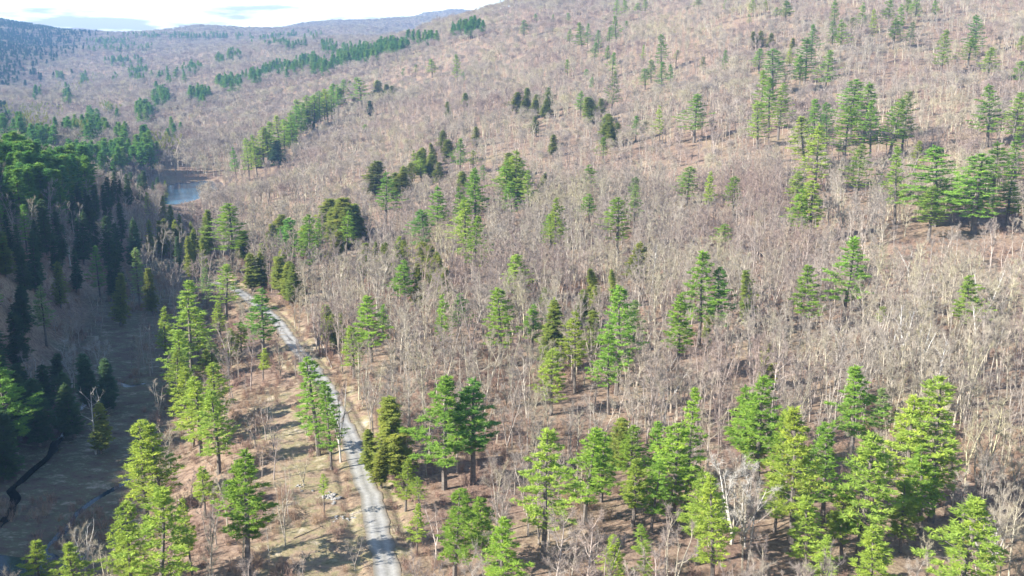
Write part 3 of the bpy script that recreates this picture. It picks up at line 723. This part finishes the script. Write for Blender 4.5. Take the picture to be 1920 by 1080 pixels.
made = {}
def add_conifer(t_):
    kind = t_['kind']; key_name = kind+'_tree'
    vs = VAR[kind]
    # choose the variant whose crown share is closest
    cand = sorted(range(len(vs)), key=lambda i: abs((1-vs[i][4])-t_['cf']))[:3]
    vi = random.choice(cand); tr_m, cr_m, vh, vr, cb = vs[vi]
    root = bpy.data.objects.new(key_name, None); C.objects.link(root)
    root.empty_display_size = 0.5
    root.location = (t_['x'], t_['y'], t_['z']); root.rotation_euler = (R(random.gauss(0, 2)), R(random.gauss(0, 2)), random.uniform(0, 6.28))
    sz = t_['h']/vh; sx = min(max(t_['rad']*1.22/vr, 0.5*sz), (1.9 if t_['dep'] < 330 else 3.1 if t_['px'] > 400 else 1.35)*sz); root.scale = (sx, sx, sz)
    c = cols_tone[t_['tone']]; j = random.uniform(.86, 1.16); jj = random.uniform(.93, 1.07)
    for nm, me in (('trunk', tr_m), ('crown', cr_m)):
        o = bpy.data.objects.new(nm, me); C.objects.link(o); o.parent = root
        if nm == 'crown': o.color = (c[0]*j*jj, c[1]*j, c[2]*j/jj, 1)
    tag(root, t_['label'], 'pine' if kind == 'pine' else 'hemlock', 'white pines scattered through the wood' if kind == 'pine' else 'hemlocks scattered through the wood')
    return root
for t_ in trees: add_conifer(t_)
print('conifers', len(trees), 'pines', sum(t['kind'] == 'pine' for t in trees))
print('h stats', np.percentile([t['h'] for t in trees], [0, 10, 50, 90, 100]))
con_xy = np.array([(t['x'], t['y'], t['rad']) for t in trees])

# ------------------------------------------------------------------ bare trees
BV = []
for k, a in enumerate([dict(h=16, cr=3.2, fork=1), dict(h=17, cr=3.8, fork=2), dict(h=15, cr=3.0, fork=1, base=.3), dict(h=16, cr=4.0, fork=3), dict(h=18, cr=2.7, fork=1, base=.5, lean=.05), dict(h=14, cr=3.4, fork=2)]):
    T, B = bare_shape(300+k, **a)
    BV.append((T.mesh('bare_trunk', M_grey), B.mesh('bare_branches', M_twig), a['h'], T, B))
def merged(name, T, B, m1, m2):
    me = bpy.data.meshes.new(name); n = len(T.v)
    me.from_pydata([tuple(v) for v in T.v]+[tuple(v) for v in B.v], [], T.f+[tuple(i+n for i in f) for f in B.f])
    me.materials.append(m1); me.materials.append(m2)
    mi = np.zeros(len(me.polygons), np.int32); mi[len(T.f):] = 1; me.polygons.foreach_set('material_index', mi); me.update()
    return me
def hidden(name, me):
    return bpy.data.objects.new(name, me)          # never linked: only the scatter nodes read it
mid_v = [hidden('bare_tree_shape', merged('bare_tree_shape', b[3], b[4], M_grey, M_twig)) for b in BV]
far_v = []
for k in range(5):
    T, B = dome_shape(400+k)
    far_v.append(hidden('far_bare_tree_shape', merged('far_bare_tree_shape', T, B, M_grey, M_twig)))
bud_v = []
for k in range(4):
    T, B = bare_shape(430+k, h=13.5, cr=2.9, fork=1+k % 2, twigs=700, tw=0.075, nb=2, limbs=11, sides=4, tl=.8, base=.4, wood=1.1)
    far_v.append(hidden('far_bare_tree_shape', merged('far_bare_tree_shape', T, B, M_grey, M_twig)))
for k in range(2):
    T, B = bare_shape(450+k, h=14, cr=4.0, fork=2, twigs=1200, tw=0.15, nb=2, limbs=10, sides=3, tl=0.6)
    bud_v.append(hidden('budding_tree_shape', merged('budding_tree_shape', T, B, M_grey, M_bud)))
farcon_v = []
for k in range(4):
    T, G = conifer_shape(500+k, 20, 3.4, .22, 'pine', .45, fs=1.9, prof='cone' if k % 2 else 'lump')
    farcon_v.append(hidden('far_pine_shape', merged('far_pine_shape', T, G, M_bark, M_farpine)))
darkcon_v = []
for k in range(3):
    T, G = conifer_shape(520+k, 18, 3.2, .12, 'hemlock', .4, fs=2.0, prof='cone')
    darkcon_v.append(hidden('dark_hemlock_shape', merged('dark_hemlock_shape', T, G, M_bark, M_shadefar)))
def scatter(name, pts, scl, rotz, idx, variants, label, cat, group=None):
    n = len(pts)
    me = bpy.data.meshes.new(name); me.vertices.add(n); me.vertices.foreach_set('co', np.asarray(pts, np.float32).ravel())
    a = me.attributes.new('scl', 'FLOAT_VECTOR', 'POINT'); a.data.foreach_set('vector', np.asarray(scl, np.float32).ravel())
    ro = np.zeros((n, 3), np.float32); ro[:, 2] = rotz; ro[:, 0] = rng.normal(0, .03, n); ro[:, 1] = rng.normal(0, .03, n)
    a = me.attributes.new('rot', 'FLOAT_VECTOR', 'POINT'); a.data.foreach_set('vector', ro.ravel())
    a = me.attributes.new('pick', 'INT', 'POINT'); a.data.foreach_set('value', np.asarray(idx, np.int32))
    o = new_obj(name, me)
    ng = bpy.data.node_groups.new(name, 'GeometryNodeTree')
    ng.interface.new_socket('Geometry', in_out='INPUT', socket_type='NodeSocketGeometry')
    ng.interface.new_socket('Geometry', in_out='OUTPUT', socket_type='NodeSocketGeometry')
    A = ng.nodes.new; K = ng.links.new
    gi = A('NodeGroupInput'); go = A('NodeGroupOutput'); iop = A('GeometryNodeInstanceOnPoints'); jn = A('GeometryNodeJoinGeometry')
    for v in reversed(variants):
        oi = A('GeometryNodeObjectInfo'); oi.inputs['Object'].default_value = v; oi.inputs['As Instance'].default_value = True
        K(oi.outputs['Geometry'], jn.inputs[0])
    K(gi.outputs[0], iop.inputs['Points']); K(jn.outputs[0], iop.inputs['Instance']); iop.inputs['Pick Instance'].default_value = True
    for nm, ty, sock in (('pick', 'INT', 'Instance Index'), ('rot', 'FLOAT_VECTOR', 'Rotation'), ('scl', 'FLOAT_VECTOR', 'Scale')):
        na = A('GeometryNodeInputNamedAttribute'); na.data_type = ty; na.inputs['Name'].default_value = nm
        K(na.outputs['Attribute'], iop.inputs[sock])
    K(iop.outputs[0], go.inputs[0])
    md = o.modifiers.new('scatter', 'NODES'); md.node_group = ng
    return tag(o, label, cat, group, 'stuff')

def jgrid(r0, r1, s, az=(-34, 37), jit=0.48):
    x = np.arange(-r1, r1, s); y = np.arange(0, r1, s); X, Y = np.meshgrid(x, y); X = X.ravel(); Y = Y.ravel()
    X = X+rng.uniform(-jit, jit, X.shape)*s; Y = Y+rng.uniform(-jit, jit, Y.shape)*s
    r = np.hypot(X, Y); a = np.degrees(np.arctan2(X, Y))
    m = (r >= r0) & (r < r1) & (a > az[0]) & (a < az[1]); return X[m], Y[m]
def vis_filter(X, Y, hh=16, margin=330):
    Z = H(X, Y); px, py, dep = project(X, Y, Z+hh)
    _, pyb, _ = project(X, Y, Z)
    m = (px > -margin) & (px < 1920+margin) & (pyb > -90) & (py < 1080+margin)
    return X[m], Y[m], Z[m]
def line_of_sight(X, Y, Z, hh=17):
    """drop trees wholly behind a hill"""
    ok = np.ones(X.shape, bool)
    for t in np.linspace(0.25, 0.97, 16):
        g = Hraw(X*t, Y*t); zl = CAMZ+(Z+hh-CAMZ)*t
        ok &= (g+8 < zl+ (1-t)*2)
    return ok
def keep_mask(X, Y):
    d, _ = dist_line(X, Y, road_w); ds, _ = dist_line(X, Y, swamp_axis); dc, _ = dist_line(X, Y, clear_axis)
    dl = np.hypot((X-LAKE[0])/LAKE[2], (Y-LAKE[1])/LAKE[3])
    # keep the sight line to the pond open on its near side
    zg = Hraw(X, Y); px, py, _ = project(X, Y, zg+13); _, pyb, _ = project(X, Y, zg)
    front = (px > 303) & (px < 377) & (py < 376) & (pyb > 352) & (Y < LAKE[1]) & (Y > 390)
    _, pyg, _ = project(X, Y, np.full(X.shape, SWZ))
    return (d > 4.1) & ((ds > 21) | (rng.random(X.shape) < np.where((pyg < 730) & (ds > 3), .85, .05))) & ((dc > 9.5) | ((dc > 2) & (rng.random(X.shape) < .28))) & (dl > 1.1) & ~front
def cdist(X, Y):
    o = np.full(X.shape, 1e9)
    for x, y, r_ in con_xy:
        # trees shade out a disc and a short tail towards the viewer
        n = math.hypot(x, y); ux, uy = x/n, y/n
        dx = X-x; dy = Y-y; al = dx*ux+dy*uy; ac = dx*uy-dy*ux
        al = np.where(al < 0, al*(0.27 if n < 350 else 0.17), al)
        o = np.minimum(o, np.hypot(al, ac)/(r_+1.2))
    return o

X, Y = jgrid(80, 560, 4.9); m = keep_mask(X, Y); X, Y = X[m], Y[m]
m = cdist(X, Y) > 0.95; X, Y = X[m], Y[m]
den = vnoise(X/22, Y/22, 40)+vnoise(X/8, Y/8, 41)*.6
west = (X < -40)
m = (den > -0.26) & ~(west & (rng.random(X.shape) < 0.2)); X, Y = X[m], Y[m]
# thin saplings between marsh and road
X, Y, Z = vis_filter(X, Y)
px, py, dep = project(X, Y, Z+8)
strip = (X < np.interp(Y, np.sort(road_w[:, 1]), road_w[np.argsort(road_w[:, 1]), 0])) & (Y < 370)
hgt = rng.uniform(9.5, 17.5, X.shape)*1.04*(1+0.35*vnoise(X/38, Y/38, 43))*np.where(strip, rng.uniform(.45, .8, X.shape), 1)*np.where(dep < 230, .92, 1)
order = np.argsort(-hgt*1000/dep*((px > 0) & (px < 1920) & (py > 0) & (py < 1080)))
ind = order[:285]; rest = order[285:]
vsel = rng.integers(0, 6, len(ind)); bare_items = []
for i, vi in zip(ind, vsel):
    g = ['slim', 'twin-stemmed', 'low-branched', 'many-forked', 'lanky', 'spreading'][vi]
    sz = 'short ' if hgt[i] < 11.5 else ('tall ' if hgt[i] > 15.5 else '')
    bare_items.append(dict(px=px[i], top=project(X[i], Y[i], Z[i]+hgt[i])[1], desc=f"{sz}{g} leafless tree"))
relate(bare_items)
for i, vi, it in zip(ind, vsel, bare_items):
    vi = int(vi); tr_m, br_m, vh = BV[vi][:3]
    root = bpy.data.objects.new('bare_tree', None); C.objects.link(root); root.empty_display_size = 0.5
    root.location = (X[i], Y[i], Z[i]); root.rotation_euler = (rng.normal(0, .03), rng.normal(0, .03), rng.uniform(0, 6.28))
    s = hgt[i]/vh; sx = s*rng.uniform(.75, 1.05); root.scale = (sx, sx, s)
    for nm, me in (('trunk', tr_m), ('branches', br_m)):
        o = bpy.data.objects.new(nm, me); C.objects.link(o); o.parent = root
    tag(root, it['label'], 'bare tree', 'leafless trees of the foreground wood')
x2, y2, z2, h2 = X[rest], Y[rest], Z[rest], hgt[rest]
pts = [np.stack([x2, y2, z2], 1)]; s = h2/16; scl = [np.stack([s*rng.uniform(.8, 1.1, s.shape)]*2+[s], 1)]
scatter('bare_woodland', pts[0], scl[0], rng.uniform(0, 6.28, len(s)), rng.integers(0, 6, len(s)), mid_v, 'grey-brown leafless woodland covering the middle hillside', 'woodland')
print('near bare', len(X))

CL = [(590, 110, 40, 14, 26), (520, 122, 34, 12, 20), (473, 133, 18, 7, 10), (430, 147, 24, 12, 16), (373, 167, 20, 15, 15), (300, 168, 17, 20, 15), (267, 197, 20, 12, 12), (260, 130, 25, 11, 14),
      (360, 120, 20, 8, 11), (413, 100, 8, 5, 4), (440, 93, 15, 6, 8), (617, 80, 18, 9, 12), (640, 100, 20, 8, 12), (170, 227, 28, 12, 13), (227, 237, 13, 10, 5), (273, 244, 10, 10, 5), (133, 272, 10, 16, 6),
      (160, 272, 14, 10, 6), (210, 275, 32, 16, 16), (265, 268, 30, 14, 12), (75, 240, 28, 8, 12), (30, 268, 40, 16, 22), (60, 285, 45, 14, 24), (672, 92, 40, 9, 26), (735, 75, 34, 8, 24), (690, 82, 50, 6, 18),
      (790, 60, 30, 7, 10), (885, 38, 22, 8, 12), (860, 45, 20, 6, 5), (125, 165, 8, 10, 4), (110, 135, 8, 5, 2), (70, 162, 10, 5, 3), (160, 142, 12, 10, 4), (217, 142, 6, 8, 2), (190, 200, 30, 10, 4), (330, 235, 30, 20, 2),
      (300, 62, 70, 4, 26), (400, 62, 60, 4, 16), (200, 72, 50, 4, 24), (230, 82, 70, 7, 24), (520, 75, 60, 4, 10), (230, 108, 40, 8, 12), (320, 135, 30, 10, 5), (500, 65, 60, 6, 14), (560, 60, 60, 6, 10),
      (100, 300, 60, 8, 22), (60, 320, 60, 8, 18), (130, 225, 30, 8, 6), (20, 215, 25, 12, 8)]
P3, S3 = [], []
for cx, cy, rx, ry, n in CL:
    for _ in range(int(n*2.5)):
        a = rr_.uniform(0, 6.28); q = rr_.random()**.6; h = rr_.uniform(15, 23)
        g = pix_ground(cx+rx*q*math.cos(a), cy+ry*q*math.sin(a), h)
        if g is None: continue
        P3.append((g[0], g[1])); S3.append((h/20*rr_.uniform(1.3, 2.0), h/20*1.1))
P3 = np.array(P3); z3 = H(P3[:, 0], P3[:, 1])
S3 = np.array(S3)
scatter('distant_pine_stands', np.column_stack([P3, z3]), np.stack([S3[:, 0], S3[:, 0], S3[:, 1]], 1), rng.uniform(0, 6.28, len(P3)), rng.integers(0, 4, len(P3)), farcon_v,
        'dark green belts of evergreens crossing the distant purple-grey valley', 'evergreen woodland')
# dense conifer forest, needles darkened to stand for shade on the far western hill and the hill above the swamp (partly outside the frame)
def dark_forest():
    X, Y = jgrid(1050, 4700, 13, (-36, -14)); Z = H(X, Y); px, py, dep = project(X, Y, Z+8)
    edge = 125-(py-85)*1.4-px; m = (edge > rng.normal(10, 32, X.shape)) & (py < 175) & (px > -150) & (Y > 2000); m |= (px < 15) & (py < 300) & (px > -120) & (py > 200)
    m &= rng.random(X.shape) < .6; X1, Y1, Z1 = X[m], Y[m], Z[m]
    X, Y = jgrid(90, 700, 8, (-100, -26)); Z = H(X, Y); px, py, dep = project(X, Y, Z+8)
    m = ((px < -25) | (Y < 20)) & (Z > -4); X2, Y2, Z2 = X[m], Y[m], Z[m]
    return np.concatenate([X1, X2]), np.concatenate([Y1, Y2]), np.concatenate([Z1, Z2])
X, Y, Z = dark_forest(); s = rng.uniform(.8, 1.15, X.shape)
scatter('dark_hemlock_forest', np.stack([X, Y, Z], 1), np.stack([s*np.where(Y > 900, 1.7, 1.3), s*np.where(Y > 900, 1.7, 1.3), s*np.where(Y > 900, 1.1, .85)], 1), rng.uniform(0, 6.28, len(X)), rng.integers(0, 3, len(X)), darkcon_v,
        'evergreen forest on the left hill, shade put into its dark blue-green colour', 'evergreen woodland')
# far bare woodland
allX, allY, allZ, allS = [], [], [], []
for r0, r1, sp, k in ((560, 1180, 6.8, 1.0), (1180, 2300, 10.0, 1.35), (2300, 6000, 17, 2.1)):
    X, Y = jgrid(r0, r1, sp); m = keep_mask(X, Y); X, Y = X[m], Y[m]
    if r0 < 1200: m = (cdist(X, Y) > 0.8) & (vnoise(X/24, Y/24, 44)+vnoise(X/9, Y/9, 45)*.6 > -.34); X, Y = X[m], Y[m]
    X, Y, Z = vis_filter(X, Y, margin=200); m = line_of_sight(X, Y, Z); X, Y, Z = X[m], Y[m], Z[m]
    allX.append(X); allY.append(Y); allZ.append(Z); s = rng.uniform(.62, 1.2, X.shape)*(1+0.5*vnoise(X/(45*k), Y/(60*k), 46)); allS.append(np.stack([s*k*.95, s*k*.95, s*(1+.12*(k-1))], 1))
    print('far', r0, len(X))
pickf = np.concatenate([np.where(rng.random(len(a)) < f, rng.integers(5, 9, len(a)), rng.integers(0, 5, len(a))) for a, f in zip(allX, (.6, .25, .05))])
X = np.concatenate(allX); Y = np.concatenate(allY); Z = np.concatenate(allZ); S = np.concatenate(allS)
scatter('distant_bare_woodland', np.stack([X, Y, Z], 1), S, rng.uniform(0, 6.28, len(X)), pickf, far_v,
        'purple-grey leafless woodland rolling over the far hills', 'woodland')
# a few yellow-green budding crowns
g = []
for px_, py_, n, sp in ((60, 238, 4, 12), (45, 232, 3, 8), (155, 243, 3, 6), (190, 145, 3, 12), (200, 205, 5, 20), (100, 210, 4, 15), (30, 205, 4, 15), (310, 270, 4, 12), (150, 160, 4, 25)):
    for _ in range(n):
        q = pix_ground(px_+rr_.gauss(0, sp), py_+rr_.gauss(0, 3), 15)
        if q: g.append(q)
g = np.array(g); z = H(g[:, 0], g[:, 1])
scatter('budding_treetops', np.column_stack([g, z]), rng.uniform(1.6, 2.1, (len(g), 3)), rng.uniform(0, 6.28, len(g)), rng.integers(0, 2, len(g)), bud_v,
        'pale yellow-green budding treetops in the far left valley', 'woodland')

# ------------------------------------------------------------------ brush layer (small shrubs and saplings nobody could count)
br_v = []
for k in range(4):
    r = random.Random(600+k); B = MB()
    for _ in range(34):
        a = r.uniform(0, 6.28); p = Vector((r.gauss(0, .5), r.gauss(0, .5), 0)); d = Vector((math.cos(a)*.35, math.sin(a)*.35, 1)); l_ = r.uniform(1.0, 2.8)
        pts_, dd = curve_path(p, d, l_, 2, r, .12, .1); B.tube(pts_, [.022, .015, .006], 3)
        for _ in range(9):
            q = pts_[1].lerp(pts_[2], r.random()) if r.random() < .7 else pts_[0].lerp(pts_[1], r.random()); e = (dd+rv(r, .7)).normalized()*r.uniform(.3, .8)
            s_ = e.cross(rv(r, 1)).normalized()*.018; B.tri(q+s_, q-s_, q+e)
    br_v.append(hidden('brush_shape', B.mesh('brush_shape', M_brush)))
X, Y = jgrid(80, 500, 3.0); d, _ = dist_line(X, Y, road_w); dc, _ = dist_line(X, Y, clear_axis); ds, _ = dist_line(X, Y, swamp_axis)
den = vnoise(X/14, Y/14, 50)+vnoise(X/5, Y/5, 51)*.7
strip = (ds > 13) & (X < 0) & (Y < 400) & (d > 4) & (d < 45)
_, pyg, _ = project(X, Y, np.full(X.shape, SWZ))
m = (d > 2.9) & ((dc > 4) | (den > .22)) & ((ds > 15) | (den > .15) | ((pyg < 740) & (den > -.3)) | ((ds > 4) & (den > .0) & (rng.random(X.shape) < .35))) & ((den > .10) | (strip & (den > -.22))); X, Y = X[m], Y[m]
X, Y, Z = vis_filter(X, Y, 3); s = rng.uniform(.4, 1.05, X.shape)
scatter('brush', np.stack([X, Y, Z], 1), np.stack([s, s, s], 1), rng.uniform(0, 6.28, len(X)), rng.integers(0, 4, len(X)), br_v,
        'thin brown brush and saplings on the forest floor', 'brush')
print('brush', len(X))

# ------------------------------------------------------------------ standout pale trees
def special(px, top, h, label, cat, grp, m1, m2, seed, wide=1.0, **kw):
    q = pix_ground(px, top, h)
    T, B = bare_shape(seed, h=h, **kw)
    root = bpy.data.objects.new(cat.replace(' ', '_'), None); C.objects.link(root)
    root.location = (q[0], q[1], H(q[0], q[1])[0]); root.rotation_euler = (0, 0, (seed*1.7) % 6.28); root.scale = (wide, wide, 1)
    new_obj('trunk', T.mesh('pale_trunk', m1), root); new_obj('branches', B.mesh('pale_branches', m2), root)
    tag(root, label, cat, grp)
WB = 'white-barked birches on the right slope'
for px, top, h, seed, fk, lab in [(1705, 560, 19, 1, 2, 'white birch forking low, left of the tall white birch pair'), (1735, 600, 17, 2, 3, 'pale many-armed birch below the flat-topped right-hand pine'),
                                  (1858, 480, 22, 3, 2, 'tallest white birch rising right of the flat-topped pine'), (1845, 560, 20, 4, 1, 'straight white birch just in front of the tallest birch'),
                                  (1225, 445, 19, 5, 1, 'lone white-stemmed birch on the open middle slope'), (1765, 620, 17, 12, 1, 'slender white birch below the flat-topped pine on the right'),
                                  (1675, 580, 16, 13, 2, 'pale leaning birch left of the low forking birch')]:
    special(px, top, h, lab, 'birch tree', WB, M_birch, M_twig, 700+seed, fork=fk, twigs=1500, cr=3.0, base=.35, wood=1.25)
for px, top, h, seed, lab, wide in [(1575, 610, 14, 6, 'round pale grey bare tree on the slope above the lower right pines', 1.3), (1380, 855, 16, 7, 'big white-limbed bare tree spreading between the lower right pines', 1.35),
                              (1405, 870, 15, 8, 'pale vase-shaped bare tree beside the big white-limbed tree', 1.1), (1250, 680, 15, 9, 'rounded grey-green bare tree behind the pointed pine', 1.35), (1605, 500, 13, 10, 'silvery bare tree in front of the lopsided layered pine', 1.1),
                              (1865, 960, 15, 11, 'pale bare tree right of the full bottom right pine', 1.2), (1710, 460, 13, 14, 'white spreading bare tree on the upper part of the right slope', 1.2),
                              (125, 425, 14, 15, 'pale bare tree in front of the shaded evergreens', 1.1), (180, 605, 12, 16, 'grey bare tree in the middle of the dark hollow', 1.1), (122, 600, 13, 17, 'grey rounded bare tree left in the dark hollow', 1.1), (45, 590, 13, 18, 'pale bare tree near the left edge above the spreading pine', 1.1),
                              (632, 690, 20, 19, 'bare tree standing at the road edge beside the tall pine', .8)]:
    special(px, top, h, lab, 'bare tree', 'pale bare trees standing out from the wood', M_dead, M_dead if seed in (7, 8, 16, 17) else M_twig, 700+seed, wide, fork=3, twigs=2400, cr=3.8, base=.3, wood=1.2, tw=.05)
# dead snags: no fine twigs
for px, top, h, seed, lab in [(148, 962, 11, 21, 'white dead tree leaning over the marsh at the lower left'), (262, 590, 15, 22, 'grey dead trunk left of the marsh-edge pines'), (278, 600, 14, 23, 'second grey dead trunk nearer the marsh-edge pines'),
                              (168, 728, 17, 24, 'pale dead tree at the head of the dark marsh'), (185, 735, 15, 25, 'short dead tree right of the pale dead tree at the marsh head'), (508, 712, 15, 26, 'bare dark pole standing in the clearing left of the road'),
                              (535, 860, 12, 27, 'thin white dead stem behind the brush pile'), (500, 960, 9, 28, 'thin grey dead stem in the grass below the brush pile')]:
    special(px, top, h, lab, 'dead tree', 'dead standing trees by the marsh and clearing', M_dead if seed != 26 else M_bark, M_dead, 700+seed, 1.0 if seed in (21, 24, 25) else .35,
            fork=3 if seed == 21 else 1, twigs=60, cr=3.0, base=.25, wood=1.1 if seed < 26 else .6, limbs=12, nb=2)

# ------------------------------------------------------------------ brush pile, boulders, logs
def brush_pile(px, py, rx, ry, lab, seed):
    q = pix_ground(px, py, 0.6); r = random.Random(seed); B = MB(); B2 = MB()
    for _ in range(420):
        a = r.uniform(0, 6.28); rad = r.random()**.6; x = math.cos(a)*rx*rad; y = math.sin(a)*ry*rad; z = r.uniform(0, 1.5)*(1-rad*.75)
        b = r.uniform(0, 3.14); d = Vector((math.cos(b), math.sin(b), r.gauss(0, .22))); l_ = r.uniform(.8, 2.6)
        pts, _ = curve_path(Vector((x, y, z))-d*l_/2, d, l_, 2, r, .15, 0); k = r.choice([.02, .03, .03, .06])
        (B if r.random() < .7 else B2).tube(pts, [k, k*.8, k*.4], 3)
    root = bpy.data.objects.new('brush_pile', None); C.objects.link(root); root.location = (q[0], q[1], H(q[0], q[1])[0]-.1)
    new_obj('branches', B.mesh('pile_branches', M_log), root); new_obj('twigs', B2.mesh('pile_twigs', M_brush), root); tag(root, lab, 'brush pile')
brush_pile(540, 962, 4.6, 3.0, 'dark heap of cut brush in the clearing left of the gravel road', 1)
brush_pile(385, 240, 3, 3, 'brush heap', 2) if False else None
def boulder(x, y, s, seed, lab, grp):
    r = random.Random(seed); me = bpy.data.meshes.new('boulder')
    import bmesh
    bm = bmesh.new(); bmesh.ops.create_icosphere(bm, subdivisions=2, radius=1)
    for v in bm.verts: v.co = Vector((v.co.x*s*(1+r.gauss(0, .12)), v.co.y*s*.8*(1+r.gauss(0, .12)), v.co.z*s*.6*(1+r.gauss(0, .12))))
    bm.to_mesh(me); bm.free(); me.materials.append(M_rock)
    o = new_obj('boulder', me); o.location = (x, y, H(x, y)[0]+s*.15); o.rotation_euler = (0, 0, r.uniform(0, 6.28)); tag(o, lab, 'boulder', grp)
r = random.Random(3)
for i in range(16):
    q = pix_ground(622+r.gauss(0, 9), 932+r.gauss(0, 4)); boulder(q[0], q[1], r.uniform(.25, .6), i, 'pale boulder in the stone heap right of the brush pile, beside the road', 'stones heaped beside the road')
for i in range(16):
    q = pix_ground(634+r.gauss(0, 15), 972+r.gauss(0, 4)); boulder(q[0], q[1], r.uniform(.15, .35), 50+i, 'small pale stone in the scatter below the stone heap, beside the road', 'stones scattered at the road edge')
for i in range(10):
    q = pix_ground(585+r.gauss(0, 20), 915+r.gauss(0, 5)); boulder(q[0], q[1], r.uniform(.15, .35), 80+i, 'small pale stone on the ground around the tall pine trunks', 'stones round the pine trunks')
def log(px, py, px2, py2, rad, lab, m):
    a = pix_ground(px, py); b = pix_ground(px2, py2); n = 8; pts = []
    for k in range(n+1):
        x = a[0]+(b[0]-a[0])*k/n; y = a[1]+(b[1]-a[1])*k/n; pts.append(Vector((x, y, H(x, y)[0])))
    z0, z1 = pts[0].z, pts[-1].z
    lift = max(p.z-(z0+(z1-z0)*i/n) for i, p in enumerate(pts))
    P_ = [Vector((p.x-pts[0].x, p.y-pts[0].y, (z1-z0)*i/n+lift*.5+rad*.8)) for i, p in enumerate(pts)]
    B = MB(); B.tube(P_, [rad*(1-.6*i/n) for i in range(n+1)], 7, True)
    rr = random.Random(int(px))
    for _ in range(7):
        i = rr.randrange(3, n); d = Vector((rr.gauss(0, 1), rr.gauss(0, 1), abs(rr.gauss(0, .6)))).normalized(); B.tube([P_[i], P_[i]+d*rr.uniform(.5, 1.6)], [.05, .015], 3)
    o = new_obj('fallen_log', B.mesh('fallen_log', m)); o.location = pts[0]; tag(o, lab, 'log', 'fallen logs lying on the open ground')
log(332, 918, 372, 926, .16, 'pale fallen log under the lower left pines', M_dead)
log(385, 855, 402, 872, .16, 'fallen log in the leaves below the bright pines by the marsh', M_log)
log(550, 1010, 610, 985, .10, 'thin fallen trunk in the dry grass below the brush pile', M_log)
log(1280, 655, 1250, 700, .18, 'leaning pale log behind the pointed pine', M_dead)
log(470, 990, 560, 950, .12, 'dark fallen trunk reaching into the brush pile', M_log)
log(602, 640, 622, 690, .16, 'fallen pale trunk on the bank right of the far road', M_dead)

# ------------------------------------------------------------------ haze
def haze():
    import bmesh
    me = bpy.data.meshes.new('haze'); bm = bmesh.new(); bmesh.ops.create_cube(bm, size=1)
    for v in bm.verts: v.co = Vector((v.co.x*15800, v.co.y*15800, (v.co.z+.5)*(HZ1-HZ0)+HZ0))
    bm.to_mesh(me); bm.free()
    m = bpy.data.materials.new('haze_air'); m.use_nodes = True; t = m.node_tree; t.nodes.clear()
    o = t.nodes.new('ShaderNodeOutputMaterial'); p = t.nodes.new('ShaderNodeVolumePrincipled')
    p.inputs['Color'].default_value = (0.30, 0.56, 1.0, 1); p.inputs['Density'].default_value = 0.000115; p.inputs['Anisotropy'].default_value = 0.0
    t.links.new(p.outputs[0], o.inputs['Volume']); me.materials.append(m)
    tag(new_obj('haze', me), 'pale blue haze softening the far valley', 'haze', None, 'stuff')
gme = bpy.data.objects['ground'].data; zz = np.empty(len(gme.vertices)*3); gme.vertices.foreach_get('co', zz); zz = zz[2::3]
print('terrain z', zz.min(), zz.max()); HZ0, HZ1 = float(zz.min())-1, float(zz.max())+30
haze()
